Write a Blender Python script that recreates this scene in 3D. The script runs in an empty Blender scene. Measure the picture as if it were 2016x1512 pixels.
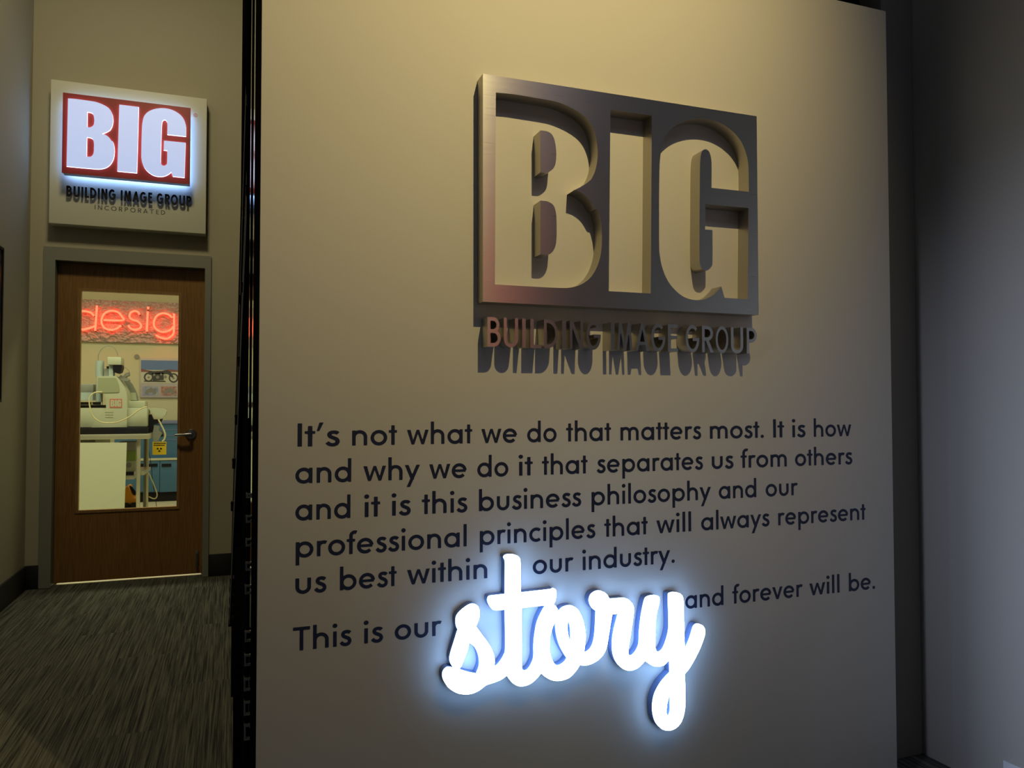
import bpy, bmesh, math, random
import numpy as np
from mathutils import Vector, Matrix
from mathutils.geometry import tessellate_polygon
random.seed(4)
S = bpy.context.scene
COL = S.collection
PI = math.pi

# ------------------------------------------------------------------ camera
CAM_H = 1.18
F_PX, YAW, PITCH, ROLL = 1500.0, math.radians(20.05), math.radians(1.6057), math.radians(-0.0611)
_f = np.array([math.sin(YAW) * math.cos(PITCH), math.cos(YAW) * math.cos(PITCH), math.sin(PITCH)])
_r = np.array([math.cos(YAW), -math.sin(YAW), 0.0])
_u = np.cross(_r, _f)
_r, _u = math.cos(ROLL) * _r + math.sin(ROLL) * _u, -math.sin(ROLL) * _r + math.cos(ROLL) * _u
cam = bpy.data.cameras.new('camera')
cam.sensor_fit = 'HORIZONTAL'
cam.sensor_width = 36.0
cam.lens = 36.0 * F_PX / 2016.0
cam.clip_start = 0.05
cam_o = bpy.data.objects.new('camera', cam)
COL.objects.link(cam_o)
M = Matrix(((_r[0], _u[0], -_f[0], 0), (_r[1], _u[1], -_f[1], 0), (_r[2], _u[2], -_f[2], CAM_H), (0, 0, 0, 1)))
cam_o.matrix_world = M
S.camera = cam_o

# ------------------------------------------------------------------ world, exposure, big lights
w = bpy.data.worlds.new('world')
S.world = w
w.use_nodes = True
w.node_tree.nodes['Background'].inputs[0].default_value = (0.55, 0.60, 0.75, 1)
w.node_tree.nodes['Background'].inputs[1].default_value = 0.028
S.view_settings.view_transform = 'Standard'
S.view_settings.look = 'None'
S.view_settings.gamma = 1.0
S.view_settings.use_curve_mapping = False
S.view_settings.exposure = 0.0


def lamp(name, kind, loc, target, power, color, **kw):
    d = bpy.data.lights.new(name, kind)
    d.energy = power
    d.color = color
    for k, v in kw.items():
        setattr(d, k, v)
    o = bpy.data.objects.new(name, d)
    COL.objects.link(o)
    o.location = loc
    o.rotation_euler = (Vector(target) - Vector(loc)).to_track_quat('-Z', 'Y').to_euler()
    return o


WARM = (1.0, 0.80, 0.345)
lamp('accent_spot', 'SPOT', (0.95, 0.15, 3.50), (0.66, 1.85, 2.36), 176.0, WARM,
     spot_size=math.radians(74), spot_blend=1.0, shadow_soft_size=0.012)
lamp('hall_lamp', 'AREA', (-0.55, 3.6, 4.55), (-0.55, 4.1, 0), 34.0, (1.0, 0.86, 0.50), shape='DISK', size=0.5)
lamp('lobby_lamp', 'SPOT', (2.75, -3.5, 4.5), (2.55, -4.2, 2.7), 60.0, (1.0, 0.92, 0.72), spot_size=math.radians(50), spot_blend=1.0, shadow_soft_size=0.05)
lamp('lab_lamp', 'AREA', (-1.3, 6.95, 2.95), (-1.3, 7.2, 0), 74.0, (1.0, 0.95, 0.62), shape='RECTANGLE', size=3.6, size_y=0.6)
lamp('side_fill', 'SPOT', (-1.0, 0.55, 1.75), (2.2, 0.95, 0.80), 84.0, (0.68, 0.75, 1.0), spot_size=math.radians(50), spot_blend=0.8, shadow_soft_size=0.08)  # added cool spot that lifts the right wall, no known fixture
lamp('lobby_fill', 'AREA', (1.2, -1.6, 4.6), (1.2, -1.4, 0), 15.0, (0.58, 0.70, 1.0), shape='RECTANGLE', size=3.0, size_y=1.6)  # added cool fill for the lower wall and shadows, no known fixture
lamp('lab_lamp_back', 'AREA', (-1.4, 9.5, 2.95), (-1.4, 9.6, 0), 26.0, (1.0, 0.95, 0.62), shape='RECTANGLE', size=3.6, size_y=0.5)


# ------------------------------------------------------------------ helpers: photo rays met with real planes
def ray(x, y):
    return _f + _r * (x - 1008.0) / F_PX - _u * (y - 756.0) / F_PX


def onY(x, y, c):
    d = ray(x, y)
    k = c / d[1]
    return (d[0] * k, c, d[2] * k + CAM_H)


def onX(x, y, c):
    d = ray(x, y)
    k = c / d[0]
    return (c, d[1] * k, d[2] * k + CAM_H)


def xz(x, y, c):
    p = onY(x, y, c)
    return (p[0], p[2])


# ------------------------------------------------------------------ materials
def mat(name, color, rough=0.6, metal=0.0, emit=None, estr=0.0, spec=0.5, coat=0.0):
    m = bpy.data.materials.new(name)
    m.use_nodes = True
    b = m.node_tree.nodes['Principled BSDF']
    b.inputs['Base Color'].default_value = (*color, 1)
    b.inputs['Roughness'].default_value = rough
    b.inputs['Metallic'].default_value = metal
    b.inputs['Specular IOR Level'].default_value = spec
    b.inputs['Coat Weight'].default_value = coat
    if emit:
        b.inputs['Emission Color'].default_value = (*emit, 1)
        b.inputs['Emission Strength'].default_value = estr
    return m


def noisy(m, scale=(1, 1, 1), nscale=8.0, detail=4.0, c0=None, c1=None, lo=0.35, hi=0.65, bump=0.0, dist=0.01, rough=None):
    nt = m.node_tree
    b = nt.nodes['Principled BSDF']
    tc = nt.nodes.new('ShaderNodeTexCoord')
    mp = nt.nodes.new('ShaderNodeMapping')
    mp.inputs['Scale'].default_value = scale
    nz = nt.nodes.new('ShaderNodeTexNoise')
    nz.inputs['Scale'].default_value = nscale
    nz.inputs['Detail'].default_value = detail
    nt.links.new(tc.outputs['Object'], mp.inputs['Vector'])
    nt.links.new(mp.outputs['Vector'], nz.inputs['Vector'])
    if c0:
        r = nt.nodes.new('ShaderNodeValToRGB')
        r.color_ramp.elements[0].position = lo
        r.color_ramp.elements[1].position = hi
        r.color_ramp.elements[0].color = (*c0, 1)
        r.color_ramp.elements[1].color = (*c1, 1)
        nt.links.new(nz.outputs['Fac'], r.inputs['Fac'])
        nt.links.new(r.outputs['Color'], b.inputs['Base Color'])
    if rough:
        mr = nt.nodes.new('ShaderNodeMapRange')
        mr.inputs['To Min'].default_value = rough[0]
        mr.inputs['To Max'].default_value = rough[1]
        nt.links.new(nz.outputs['Fac'], mr.inputs['Value'])
        nt.links.new(mr.outputs['Result'], b.inputs['Roughness'])
    if bump:
        bp = nt.nodes.new('ShaderNodeBump')
        bp.inputs['Strength'].default_value = bump
        bp.inputs['Distance'].default_value = dist
        nt.links.new(nz.outputs['Fac'], bp.inputs['Height'])
        nt.links.new(bp.outputs['Normal'], b.inputs['Normal'])
    return m


PANEL = noisy(mat('panel_paint', (0.56, 0.52, 0.46), 0.62), nscale=220, bump=0.06, dist=0.002)
HALL = noisy(mat('hall_paint', (0.44, 0.41, 0.31), 0.7), nscale=180, bump=0.08, dist=0.002)
SIDEWALL = noisy(mat('side_paint', (0.52, 0.49, 0.45), 0.7), nscale=180, bump=0.08, dist=0.002)
DARK = mat('dark_paint', (0.012, 0.012, 0.013), 0.8)
GLOSSBLACK = mat('black_divider', (0.003, 0.003, 0.004), 0.9, spec=0.0)
RECESS_SHADE = noisy(mat('recess_shade', (0.20, 0.18, 0.155), 0.7), nscale=180, bump=0.08, dist=0.002)  # shade of the recess put into its colour, darker than the side wall
BASEB = mat('rubber_base', (0.010, 0.011, 0.014), 0.6)
CHROME = mat('polished_metal', (0.84, 0.85, 0.86), 0.06, 1.0)
STEEL = noisy(mat('brushed_steel', (0.52, 0.50, 0.46), 0.3, 1.0), scale=(1.0, 1.0, 60.0), nscale=14, detail=3, rough=(0.24, 0.36))
for _m in (STEEL,):
    _b = _m.node_tree.nodes['Principled BSDF']
    _c = _m.node_tree.nodes.new('ShaderNodeCombineXYZ')
    _c.inputs[2].default_value = 1.0
    _m.node_tree.links.new(_c.outputs[0], _b.inputs['Tangent'])
    _b.inputs['Anisotropic'].default_value = 0.85
STEELSIDE = noisy(mat('steel_return', (0.50, 0.47, 0.41), 0.4, 1.0), scale=(40.0, 40.0, 1.0), nscale=10, detail=3, rough=(0.34, 0.48))
VINYL = mat('navy_vinyl', (0.006, 0.011, 0.042), 0.55)
STORYW = mat('story_acrylic', (0.9, 0.92, 0.95), 0.4, emit=(0.62, 0.78, 1.0), estr=45.0)
STORYEDGE = mat('story_lit_edge', (0.9, 0.92, 0.95), 0.4, emit=(0.25, 0.50, 1.0), estr=15.5)
STORYCAN = mat('story_can', (0.12, 0.16, 0.30), 0.5)
GLOWW = mat('sign_acrylic', (0.85, 0.88, 0.95), 0.4, emit=(0.34, 0.50, 1.0), estr=0.66)
GLOWE = mat('sign_acrylic_edge', (0.9, 0.92, 0.95), 0.4, emit=(0.85, 0.92, 1.0), estr=2.4)
HALO = mat('halo_led', (0.9, 0.92, 0.95), 0.4, emit=(0.28, 0.46, 1.0), estr=5.0)
RED = mat('sign_red', (0.33, 0.022, 0.030), 0.4)
CABINET = mat('sign_cabinet_white', (0.72, 0.72, 0.62), 0.55)
BLACK = mat('satin_black', (0.005, 0.005, 0.007), 0.5, spec=0.25)
GREYTXT = mat('grey_text', (0.10, 0.10, 0.09), 0.5)
FRAMEM = mat('door_frame_grey', (0.25, 0.26, 0.22), 0.5)
WOOD = noisy(mat('door_veneer', (0.25, 0.13, 0.04), 0.45), scale=(26, 26, 1.3), nscale=5, detail=6,
             c0=(0.19, 0.090, 0.022), c1=(0.30, 0.155, 0.045), lo=0.3, hi=0.72)
WOODTRIM = noisy(mat('door_bead', (0.32, 0.18, 0.06), 0.45), scale=(20, 20, 2), nscale=5,
                 c0=(0.27, 0.14, 0.04), c1=(0.36, 0.20, 0.07))
HARDWARE = mat('satin_nickel', (0.33, 0.33, 0.33), 0.32, 1.0)
CREAM = mat('lab_paint', (0.66, 0.62, 0.42), 0.75)
LABFLOOR = mat('lab_floor', (0.62, 0.60, 0.46), 0.5)
MACH = mat('machine_shell', (0.50, 0.53, 0.40), 0.5)
MACHD = mat('machine_window', (0.33, 0.36, 0.23), 0.45)
MACHB = mat('machine_bluegrey', (0.42, 0.52, 0.50), 0.45)
GREYP = mat('grey_plastic', (0.25, 0.26, 0.23), 0.5)
WHITE = mat('white_board', (0.70, 0.72, 0.56), 0.6)
ALU = mat('aluminium', (0.62, 0.60, 0.48), 0.35, 0.6)
BLUE = mat('cabinet_blue', (0.055, 0.16, 0.30), 0.5)
BLUETOP = mat('cabinet_top', (0.16, 0.20, 0.38), 0.5)
YELLOW = mat('tag_yellow', (0.62, 0.43, 0.01), 0.5)
GREEN = mat('box_green', (0.22, 0.33, 0.01), 0.5)
ORANGE = mat('trolley_orange', (0.62, 0.25, 0.005), 0.5)
HOSE = mat('hose_cream', (0.68, 0.60, 0.36), 0.5)
LOGORED = mat('logo_faded_red', (0.58, 0.17, 0.12), 0.6)
NEON = mat('neon_tube', (0.9, 0.3, 0.2), 0.3, emit=(1.0, 0.034, 0.018), estr=8.5)
NEONRED = mat('lobby_neon', (0.9, 0.1, 0.1), 0.3, emit=(1.0, 0.04, 0.05), estr=12.0)
NEONSUP = mat('neon_dark_end', (0.05, 0.01, 0.01), 0.4)
FOIL = noisy(mat('crinkled_foil', (0.36, 0.29, 0.25), 0.38, 0.35), scale=(1, 1, 1.3), nscale=17, detail=2, bump=1.0, dist=0.03)
LAV = mat('poster_border', (0.52, 0.47, 0.50), 0.5)
PSKY = mat('print_sky', (0.13, 0.22, 0.48), 0.5)
PHILL = mat('print_hills', (0.25, 0.09, 0.07), 0.5)
PSALT = mat('print_salt', (0.60, 0.57, 0.47), 0.5)
PDARK = mat('print_dark', (0.05, 0.05, 0.05), 0.5)
PGREY = mat('print_grey', (0.25, 0.24, 0.22), 0.5)
PBLUE = noisy(mat('print_blue_scene', (0.3, 0.34, 0.5), 0.5), nscale=22, c0=(0.22, 0.28, 0.48), c1=(0.42, 0.42, 0.50))
PPINK = noisy(mat('print_pink_scene', (0.4, 0.2, 0.2), 0.5), nscale=30, c0=(0.36, 0.10, 0.10), c1=(0.52, 0.36, 0.32))
ARTM = noisy(mat('framed_art', (0.2, 0.1, 0.05), 0.4), scale=(1, 1, 1), nscale=3.0, c0=(0.02, 0.02, 0.05), c1=(0.36, 0.15, 0.04), lo=0.42, hi=0.55)
PLATE = mat('wall_plate_white', (0.75, 0.76, 0.80), 0.4)

GLASS = bpy.data.materials.new('door_glass')
GLASS.use_nodes = True
_nt = GLASS.node_tree
_nt.nodes.clear()
_o = _nt.nodes.new('ShaderNodeOutputMaterial')
_mx = _nt.nodes.new('ShaderNodeMixShader')
_tr = _nt.nodes.new('ShaderNodeBsdfTransparent')
_gl = _nt.nodes.new('ShaderNodeBsdfGlossy')
_tr.inputs[0].default_value = (0.95, 0.97, 0.93, 1)
_gl.inputs['Roughness'].default_value = 0.02
_mx.inputs[0].default_value = 0.05
_nt.links.new(_tr.outputs[0], _mx.inputs[1])
_nt.links.new(_gl.outputs[0], _mx.inputs[2])
_nt.links.new(_mx.outputs[0], _o.inputs[0])

# carpet: fine ribs along the hall, in plank tiles that each start afresh
CARPET = mat('ribbed_carpet', (0.05, 0.05, 0.05), 0.95, spec=0.15)
nt = CARPET.node_tree
tc = nt.nodes.new('ShaderNodeTexCoord')
br = nt.nodes.new('ShaderNodeTexBrick')
br.offset = 0.5
for k, v in dict(Scale=1.0, **{'Mortar Size': 0.0, 'Brick Width': 0.92, 'Row Height': 0.25}).items():
    br.inputs[k].default_value = v
br.inputs['Color1'].default_value = (0, 0, 0, 1)
br.inputs['Color2'].default_value = (1, 1, 1, 1)
mpb = nt.nodes.new('ShaderNodeMapping')
mpb.inputs['Rotation'].default_value = (0, 0, PI / 2)
nt.links.new(tc.outputs['Object'], mpb.inputs['Vector'])
nt.links.new(mpb.outputs['Vector'], br.inputs['Vector'])
sc1 = nt.nodes.new('ShaderNodeVectorMath')
sc1.operation = 'SCALE'
sc1.inputs['Scale'].default_value = 0.9
nt.links.new(br.outputs['Color'], sc1.inputs[0])
add = nt.nodes.new('ShaderNodeVectorMath')
add.operation = 'ADD'
nt.links.new(tc.outputs['Object'], add.inputs[0])
nt.links.new(sc1.outputs[0], add.inputs[1])
mp = nt.nodes.new('ShaderNodeMapping')
mp.inputs['Scale'].default_value = (150.0, 2.6, 1.0)
nt.links.new(add.outputs[0], mp.inputs['Vector'])
nz = nt.nodes.new('ShaderNodeTexNoise')
nz.inputs['Scale'].default_value = 1.0
nz.inputs['Detail'].default_value = 4.0
nz.inputs['Roughness'].default_value = 0.65
nt.links.new(mp.outputs['Vector'], nz.inputs['Vector'])
rp = nt.nodes.new('ShaderNodeValToRGB')
rp.color_ramp.elements[0].position = 0.38
rp.color_ramp.elements[1].position = 0.70
rp.color_ramp.elements[0].color = (0.030, 0.033, 0.031, 1)
rp.color_ramp.elements[1].color = (0.18, 0.18, 0.15, 1)
nt.links.new(nz.outputs['Fac'], rp.inputs['Fac'])
nt.links.new(rp.outputs['Color'], nt.nodes['Principled BSDF'].inputs['Base Color'])
bp = nt.nodes.new('ShaderNodeBump')
bp.inputs['Strength'].default_value = 0.5
bp.inputs['Distance'].default_value = 0.004
nt.links.new(nz.outputs['Fac'], bp.inputs['Height'])
nt.links.new(bp.outputs['Normal'], nt.nodes['Principled BSDF'].inputs['Normal'])


# ------------------------------------------------------------------ mesh helpers
def box(bm, x0, x1, y0, y1, z0, z1, bev=0.0):
    ret = bmesh.ops.create_cube(bm, size=1.0)
    for v in ret['verts']:
        v.co = Vector(((x0 + x1) / 2 + v.co.x * (x1 - x0), (y0 + y1) / 2 + v.co.y * (y1 - y0), (z0 + z1) / 2 + v.co.z * (z1 - z0)))
    if bev > 0:
        es = list({e for v in ret['verts'] for e in v.link_edges})
        bmesh.ops.bevel(bm, geom=es, offset=bev, segments=2, affect='EDGES', profile=0.5)


def tube(bm, pts, r, n=10, cap=True):
    pts = [Vector(p) for p in pts]
    rings = []
    prev = None
    for i, p in enumerate(pts):
        t = (pts[min(i + 1, len(pts) - 1)] - pts[max(i - 1, 0)]).normalized()
        if prev is None:
            a = t.orthogonal().normalized()
        else:
            a = (prev - t * prev.dot(t))
            a = a.normalized() if a.length > 1e-6 else t.orthogonal().normalized()
        prev = a
        b = t.cross(a)
        rr = r[i] if isinstance(r, (list, tuple)) else r
        rings.append([bm.verts.new(p + (a * math.cos(2 * PI * k / n) + b * math.sin(2 * PI * k / n)) * rr) for k in range(n)])
    for A, B in zip(rings, rings[1:]):
        for k in range(n):
            f = bm.faces.new((A[k], A[(k + 1) % n], B[(k + 1) % n], B[k]))
            f.smooth = True
    if cap:
        bm.faces.new(rings[0][::-1])
        bm.faces.new(rings[-1])


def inside(p, l):
    r = False
    for (x0, y0), (x1, y1) in zip(l, l[1:] + l[:1]):
        if (y0 > p[1]) != (y1 > p[1]) and p[0] < x0 + (p[1] - y0) / (y1 - y0) * (x1 - x0):
            r = not r
    return r


def nest(loops):
    """outlines with the holes that lie straight inside them"""
    loops = [list(l) for l in loops]
    con = [[j for j, m in enumerate(loops) if j != i and inside(l[0], m)] for i, l in enumerate(loops)]
    out = {i: [loops[i]] for i in range(len(loops)) if len(con[i]) % 2 == 0}
    for i in range(len(loops)):
        if len(con[i]) % 2:
            out[max(con[i], key=lambda j: len(con[j]))].append(loops[i])
    return list(out.values())


def extrude(bm, loops, y0, y1, back=True, mi_face=0, mi_side=0, front=True):
    """loops of (x, z) outlines; solid from front plane y0 back to y1, holes by nesting"""
    groups = nest(loops)
    if len(groups) > 1:
        for g in groups:
            extrude(bm, g, y0, y1, back, mi_face, mi_side, front)
        return
    loops = groups[0]
    flat = [p for l in loops for p in l]
    tris = tessellate_polygon([[Vector((p[0], p[1], 0)) for p in l] for l in loops])
    va = [bm.verts.new((p[0], y0, p[1])) for p in flat]
    vb = [bm.verts.new((p[0], y1, p[1])) for p in flat]
    fs = []
    for t in tris:
        if len(set(t)) < 3:
            continue
        for vs, on in ((va, front), (vb, back)):
            if not on:
                continue
            try:
                f = bm.faces.new([vs[i] for i in t])
                f.material_index = mi_face
                fs.append(f)
            except ValueError:
                pass
    k = 0
    for l in loops:
        n = len(l)
        for i in range(n):
            try:
                f = bm.faces.new((va[k + i], va[k + (i + 1) % n], vb[k + (i + 1) % n], vb[k + i]))
                f.material_index = mi_side
                f.smooth = True
                fs.append(f)
            except ValueError:
                pass
        k += n
    bmesh.ops.recalc_face_normals(bm, faces=fs)


def newbm():
    return bmesh.new()


def tag(o, label=None, cat=None, group=None, kind=None):
    if label:
        o['label'] = label
    if cat:
        o['category'] = cat
    if group:
        o['group'] = group
    if kind:
        o['kind'] = kind
    return o


def world_loc(o):
    v = Vector(o.location)
    while o.parent:
        o = o.parent
        v = v + Vector(o.location)
    return v


def obj(name, bm, mats, parent=None, angle=32):
    xs = [v.co for v in bm.verts]
    lo = Vector((min(v.x for v in xs), min(v.y for v in xs), min(v.z for v in xs)))
    hi = Vector((max(v.x for v in xs), max(v.y for v in xs), max(v.z for v in xs)))
    base = Vector(((lo.x + hi.x) / 2, (lo.y + hi.y) / 2, lo.z))
    bmesh.ops.translate(bm, verts=bm.verts, vec=-base)
    me = bpy.data.meshes.new(name)
    bm.to_mesh(me)
    bm.free()
    for m in (mats if isinstance(mats, (list, tuple)) else [mats]):
        me.materials.append(m)
    me.set_sharp_from_angle(angle=math.radians(angle))
    o = bpy.data.objects.new(name, me)
    COL.objects.link(o)
    if parent:
        o.parent = parent
        o.location = base - world_loc(parent)
    else:
        o.location = base
    return o


def empty(name, loc, label=None, cat=None, group=None, kind=None):
    o = bpy.data.objects.new(name, None)
    o.empty_display_size = 0.1
    COL.objects.link(o)
    o.location = loc
    return tag(o, label, cat, group, kind)


def struct(name, bm, m, parent=None):
    o = obj(name, bm, m, parent)
    if not parent:
        o['kind'] = 'structure'
    return o


def boxobj(name, m, *a, parent=None, bev=0.0):
    bm = newbm()
    box(bm, *a, bev=bev)
    return obj(name, bm, m, parent)


def smooth(pts, sub=5, closed=True):
    """Catmull-Rom through points (x, y) or (x, y, 'c'); a 'c' marks a corner"""
    n = len(pts)
    P = [np.array(p[:2], float) for p in pts]
    C = [len(p) > 2 for p in pts]
    out = []
    rng = range(n) if closed else range(n - 1)
    for i in rng:
        p1, p2 = P[i], P[(i + 1) % n]
        p0 = P[i - 1] if (closed or i > 0) else p1 * 2 - p2
        p3 = P[(i + 2) % n] if (closed or i + 2 < n) else p2 * 2 - p1
        if C[i] and C[(i + 1) % n]:
            out.append(tuple(p1))
            continue
        if C[i]:
            p0 = p1 + (p1 - p2) * 0.0
        if C[(i + 1) % n]:
            p3 = p2
        for s in range(sub):
            t = s / sub
            q = 0.5 * ((2 * p1) + (-p0 + p2) * t + (2 * p0 - 5 * p1 + 4 * p2 - p3) * t * t + (-p0 + 3 * p1 - 3 * p2 + p3) * t ** 3)
            out.append(tuple(q))
    if not closed:
        out.append(tuple(P[-1]))
    return out


# ------------------------------------------------------------------ lettering: geometric sans drawn from strokes, contoured
def d_poly(X, Y, q):
    """convex polygon"""
    q = [np.array(p, float) for p in q]
    ar = sum(a[0] * b[1] - a[1] * b[0] for a, b in zip(q, q[1:] + q[:1]))
    if ar < 0:
        q = q[::-1]
    d = np.full(X.shape, -9.0)
    for a, b in zip(q, q[1:] + q[:1]):
        e = b - a
        L = math.hypot(*e)
        d = np.maximum(d, ((X - a[0]) * e[1] - (Y - a[1]) * e[0]) / L)
    return d


def d_line(X, Y, pts, wd):
    d = np.full(X.shape, 9.0)
    for (ax, ay), (bx, by) in zip(pts, pts[1:]):
        ex, ey = bx - ax, by - ay
        L2 = ex * ex + ey * ey + 1e-12
        t = np.clip(((X - ax) * ex + (Y - ay) * ey) / L2, 0, 1)
        d = np.minimum(d, np.hypot(X - ax - t * ex, Y - ay - t * ey))
    d = d - wd / 2
    for (px, py), (qx, qy) in ((pts[0], pts[1]), (pts[-1], pts[-2])):     # butt ends
        L = math.hypot(px - qx, py - qy)
        pr = ((X - px) * (px - qx) + (Y - py) * (py - qy)) / L
        near = np.hypot(X - px, Y - py) < wd * 0.75
        d = np.where(near, np.maximum(d, pr), d)
    return d


def arc(cx, cy, rx, ry, a0, a1, n=28):
    return [(cx + rx * math.cos(math.radians(a0 + (a1 - a0) * i / n)), cy + ry * math.sin(math.radians(a0 + (a1 - a0) * i / n))) for i in range(n + 1)]


def bar(x0, x1, y0, y1):
    return ('p', [(x0, y0), (x1, y0), (x1, y1), (x0, y1)])


def dia(t0, t1, yt, b0, b1, yb):
    return ('p', [(t0, yt), (t1, yt), (b1, yb), (b0, yb)])


def L(pts):
    return ('l', pts)


def dot(x, y, r):
    return ('c', (x, y, r))


def glyph(ch, s):
    """strokes, width, left and right bearing; cap height 1"""
    h, R = s / 2, 0.345 - s / 2
    xh = 0.66
    A = lambda r, x0, cy: L([(x0, cy)] + arc(x0 + r, cy, r, r, 180, 0) + [(x0 + 2 * r, 0)])
    ring = lambda cx: ('r', (cx, 0.33, R, R))
    st, rd, dg = 0.085, 0.05, 0.012
    sp = [(.42, .545), (.36, .592), (.265, .606), (.17, .578), (.128, .50), (.165, .415), (.255, .36), (.36, .30), (.402, .20), (.362, .095), (.25, .05), (.135, .078), (.055, .165)]
    G = {
        'o': ([ring(.345)], .69, rd, rd),
        'a': ([ring(.345), bar(.70 - s, .70, 0, xh)], .70, rd, st),
        'd': ([ring(.345), bar(.70 - s, .70, 0, 1.03)], .70, rd, st),
        'b': ([ring(.355), bar(0, s, 0, 1.03)], .70, st, rd),
        'p': ([ring(.355), bar(0, s, -.33, xh)], .70, st, rd),
        'c': ([L(arc(.345, .33, R, R, 48, 312))], .58, rd, .03),
        'e': ([L(arc(.345, .33, R, R, 4, 318)), bar(.08, .64, .275, .275 + s * .8)], .69, rd, rd),
        'n': ([bar(0, s, 0, xh), A(.235, h, .372 + .07 - h)], .47 + s, st, st),
        'h': ([bar(0, s, 0, 1.03), A(.235, h, .372 + .07 - h)], .47 + s, st, st),
        'm': ([bar(0, s, 0, xh), A(.205, h, .405 + .07 - h), A(.205, h + .41, .405 + .07 - h)], .82 + s, st, st),
        'u': ([L([(h, xh)] + arc(h + .225, .28, .225, .295 - h, 180, 360) + [(h + .45, xh)])], .45 + s, st, st),
        'r': ([bar(0, s, 0, xh), L(arc(h + .20, .40, .20, .275 - h, 180, 58))], .40, st, .0),
        's': ([L(smooth(sp, 4, False))], .46, .03, .04),
        't': ([bar(.105, .105 + s, 0, .88), bar(0, .345, .545, xh)], .345, .012, .012),
        'f': ([L([(.10 + h, 0), (.10 + h, .80)] + arc(.10 + h + .16, .80, .16, .23 - h, 180, 62)), bar(0, .345, .545, xh)], .37, .012, 0.0),
        'i': ([bar(.03, .03 + s, 0, xh), dot(.03 + h, .905, s * .66)], s + .06, st - .03, st - .03),
        'l': ([bar(0, s, 0, 1.03)], s, st, st),
        'v': ([dia(0, .16, xh, .25, .39, 0), dia(.48, .64, xh, .25, .39, 0)], .64, dg, dg),
        'y': ([dia(0, .16, xh, .26, .41, 0), dia(.50, .66, xh, .08, .23, -.33)], .66, dg, dg),
        'w': ([dia(0, .155, xh, .20, .32, 0), dia(.42, .535, xh, .20, .32, 0), dia(.42, .535, xh, .635, .755, 0), dia(.80, .955, xh, .635, .755, 0)], .955, dg, dg),
        "'": ([dia(.09, .23, 1.03, .0, .09, .66)], .23, .03, .03),
        '.': ([dot(.09, .08, .088)], .18, .06, .05),
    }
    c = s
    G2 = {
        'B': ([bar(0, c, 0, 1), L([(h, 1 - h), (.24, 1 - h)] + arc(.24, .53 + (.47 - h) / 2, .20, (.47 - h) / 2, 90, -90) + [(h, .53)]),
               L([(h, .53), (.25, .53)] + arc(.25, (.53 + h) / 2, .24, (.53 - h) / 2, 90, -90) + [(h, h)])], .49 + h, .07, .05),
        'U': ([L([(h, 1), (h, .29)] + arc(h + .225, .29, .225, .295 - h, 180, 360) + [(h + .45, 1)])], .45 + c, .07, .07),
        'I': ([bar(0, c, 0, 1)], c, .07, .07),
        'L': ([bar(0, c, 0, 1), bar(0, .40, 0, c * .9)], .40, .07, .03),
        'D': ([bar(0, c, 0, 1), L([(h, 1 - h), (.17, 1 - h)] + arc(.17, .5, .40, .5 - h, 90, -90) + [(h, h)])], .57 + h, .07, .05),
        'N': ([bar(0, c, 0, 1), bar(.62 - c, .62, 0, 1), dia(0, c * 1.15, 1, .62 - c * 1.15, .62, 0)], .62, .07, .07),
        'G': ([L(arc(.37, .5, .37 - h, .51 - h, 48, 350)), bar(.38, .74, .42, .42 + c * .9)], .74, .05, .06),
        'M': ([dia(.10, .10 + c, 1, 0, c, 0), dia(.10, .10 + c * 1.1, 1, .36, .36 + c, 0), dia(.72 - c * 1.1, .72, 1, .36, .36 + c, 0), dia(.72 - c, .72, 1, .82 - c, .82, 0)], .82, .05, .05),
        'A': ([dia(.29, .29 + c, 1, 0, c * 1.1, 0), dia(.29, .29 + c, 1, .70 - c * 1.1, .70, 0), bar(.13, .57, .22, .22 + c * .85)], .70, .02, .02),
        'E': ([bar(0, c, 0, 1), bar(0, .42, 1 - c * .92, 1), bar(0, .40, .47, .47 + c * .9), bar(0, .42, 0, c * .92)], .42, .07, .05),
        'R': ([bar(0, c, 0, 1), L([(h, 1 - h), (.24, 1 - h)] + arc(.24, .72, .22, .28 - h, 90, -90) + [(h, .44 + h)]), dia(.15, .15 + c * 1.2, .50, .54 - c * 1.2, .54, 0)], .54, .07, .03),
        'O': ([('r', (.40, .5, .40 - h, .51 - h))], .80, .05, .05),
        'P': ([bar(0, c, 0, 1), L([(h, 1 - h), (.22, 1 - h)] + arc(.22, .71, .24, .29 - h, 90, -90) + [(h, .42 + h)])], .46 + h, .07, .05),
        'C': ([L(arc(.40, .5, .40 - h, .51 - h, 48, 312))], .68, .05, .03),
        'T': ([bar(0, .66, 1 - c * .95, 1), bar(.33 - h, .33 + h, 0, 1)], .66, .03, .03),
        'H': ([bar(0, c, 0, 1), bar(.6 - c, .6, 0, 1), bar(0, .6, .47, .47 + c)], .6, .07, .07),
    }
    return G[ch] if ch in G else G2[ch]


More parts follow.
